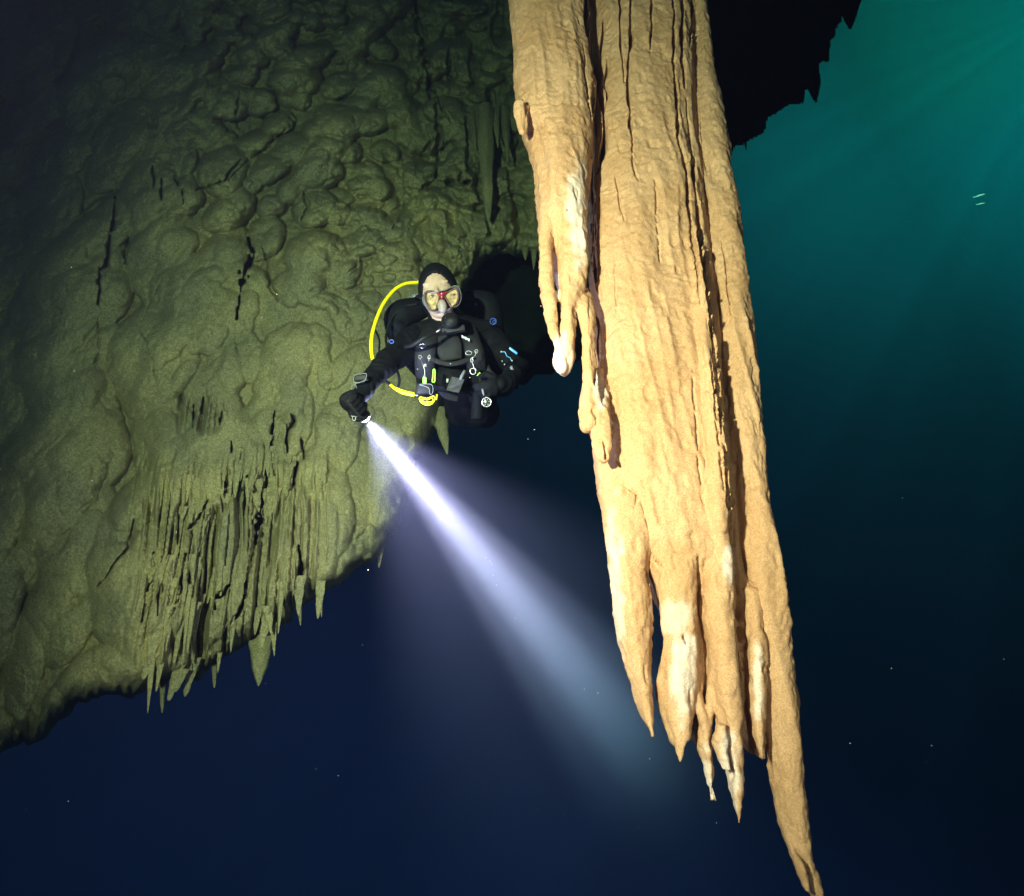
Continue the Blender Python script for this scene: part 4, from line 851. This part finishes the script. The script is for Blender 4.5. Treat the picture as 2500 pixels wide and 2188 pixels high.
for (px, py, d) in [(1200, 1378, 1.9), (1212, 1428, 2.0), (1186, 1362, 1.9), (1196, 1370, 2.1), (1204, 1404, 1.9), (899, 1392, 2.6), (621, 917, 2.8), (1460, 1692, 1.7), (2076, 1815, 1.5), (826, 1894, 1.6), (2203, 1216, 1.6), (1125, 609, 2.2), (1749, 2009, 1.4), (110, 1486, 2.4), (1258, 1510, 2.0), (1305, 1049, 1.7), (885, 1575, 1.8)]:
    r = 0.0014*d/2; bmesh.ops.create_icosphere(bm, subdivisions=1, radius=r, matrix=Matrix.Translation(V(px, py, d)))
for _ in range(110):
    d = rnd.uniform(1.0, 3.0); bmesh.ops.create_icosphere(bm, subdivisions=1, radius=rnd.uniform(.0003, .0007), matrix=Matrix.Translation(V(rnd.uniform(0, 2500), rnd.uniform(500, 2188), d)))
tag(bm_obj('drifting_silt', bm, M['speck']), 'tiny pale specks of silt drifting in the dark water', 'silt', kind='stuff')

# ------------------------------------------------------------------ open water beyond: a glowing dome with the cave-mouth daylight painted in
def water_mat():
    m = bpy.data.materials.new('open_water'); m.use_nodes = True; nt = m.node_tree; nt.nodes.clear(); N = nt.nodes.new; Lk = nt.links.new
    geo = N('ShaderNodeNewGeometry'); nm = N('ShaderNodeVectorMath'); nm.operation = 'NORMALIZE'; Lk(geo.outputs['Position'], nm.inputs[0])
    def dotramp(px, py, stops):
        v = dirs(px, py); v = v/np.linalg.norm(v)
        dt = N('ShaderNodeVectorMath'); dt.operation = 'DOT_PRODUCT'; Lk(nm.outputs[0], dt.inputs[0]); dt.inputs[1].default_value = tuple(v)
        ac = N('ShaderNodeMath'); ac.operation = 'ARCCOSINE'; Lk(dt.outputs['Value'], ac.inputs[0])
        mr = N('ShaderNodeMath'); mr.operation = 'DIVIDE'; mr.inputs[1].default_value = math.pi; Lk(ac.outputs[0], mr.inputs[0])
        r = N('ShaderNodeValToRGB'); r.color_ramp.interpolation = 'B_SPLINE'; e = r.color_ramp.elements; e[0].position = stops[0][0]; e[0].color = (*stops[0][1], 1); e[1].position = stops[1][0]; e[1].color = (*stops[1][1], 1)
        for s in stops[2:]: q = e.new(s[0]); q.color = (*s[1], 1)
        Lk(mr.outputs[0], r.inputs['Fac']); return r
    a = dotramp(2450, -100, [(0.0, (.002, 1.25, 1.4)), (0.07, (.002, .80, .98)), (0.13, (.002, .22, .32)), (0.19, (.003, .065, .12)), (0.27, (.004, .028, .07)), (0.35, (.004, .014, .045)), (0.43, (.022, .034, .145)), (0.6, (.022, .04, .15))])
    em = N('ShaderNodeEmission'); Lk(a.outputs['Color'], em.inputs['Color'])
    # faint light rays painted into the glow as fanning noise
    v = dirs(2680, -40); v = v/np.linalg.norm(v); p1 = np.cross(v, [0, 1, 0]); p1 /= np.linalg.norm(p1); p2 = np.cross(v, p1); ds = []
    for p in (p1, p2):
        dt = N('ShaderNodeVectorMath'); dt.operation = 'DOT_PRODUCT'; Lk(nm.outputs[0], dt.inputs[0]); dt.inputs[1].default_value = tuple(p); ds.append(dt)
    at = N('ShaderNodeMath'); at.operation = 'ARCTAN2'; Lk(ds[0].outputs['Value'], at.inputs[0]); Lk(ds[1].outputs['Value'], at.inputs[1])
    cb = N('ShaderNodeCombineXYZ'); Lk(at.outputs[0], cb.inputs[0])
    nz = N('ShaderNodeTexNoise'); nz.inputs['Scale'].default_value = 7; nz.inputs['Detail'].default_value = 1.5; Lk(cb.outputs[0], nz.inputs['Vector'])
    mr = N('ShaderNodeMapRange'); mr.inputs['From Min'].default_value = 0.35; mr.inputs['From Max'].default_value = 0.68; mr.inputs['To Min'].default_value = 0.92; mr.inputs['To Max'].default_value = 1.09
    Lk(nz.outputs['Fac'], mr.inputs['Value']); Lk(mr.outputs['Result'], em.inputs['Strength'])
    out = N('ShaderNodeOutputMaterial'); Lk(em.outputs[0], out.inputs['Surface']); m.cycles.emission_sampling = 'NONE'; return m
bm = bmesh.new(); bmesh.ops.create_icosphere(bm, subdivisions=5, radius=60)
tag(bm_obj('water', bm, water_mat()), kind='structure')

# ------------------------------------------------------------------ the water itself as haze
hz = bpy.data.materials.new('haze'); hz.use_nodes = True; nt = hz.node_tree; nt.nodes.clear()
pv = nt.nodes.new('ShaderNodeVolumePrincipled'); ho = nt.nodes.new('ShaderNodeOutputMaterial'); nt.links.new(pv.outputs[0], ho.inputs['Volume'])
pv.inputs['Color'].default_value = (0.0018, 0.0022, 0.0050, 1); pv.inputs['Density'].default_value = 0.37; pv.inputs['Anisotropy'].default_value = 0.0
pv.inputs['Absorption Color'].default_value = (0.075, 0.26, 0.22, 1)
bm = bmesh.new(); add_box(bm, Vector((0.3, 2.6, 2.0)), Vector((7, 0, 0)), Vector((0, 4.6, 0)), Vector((0, 0, 9)), 0.0001)
bm.free(); bm = bmesh.new(); bmesh.ops.create_cube(bm, size=1, matrix=Matrix.Translation((0.3, 2.9, 3.6))@Matrix.Diagonal((14, 9, 16, 1)))
tag(bm_obj('haze', bm, hz, smooth=False), 'blue-green water haze filling the flooded cave', 'haze', kind='stuff')
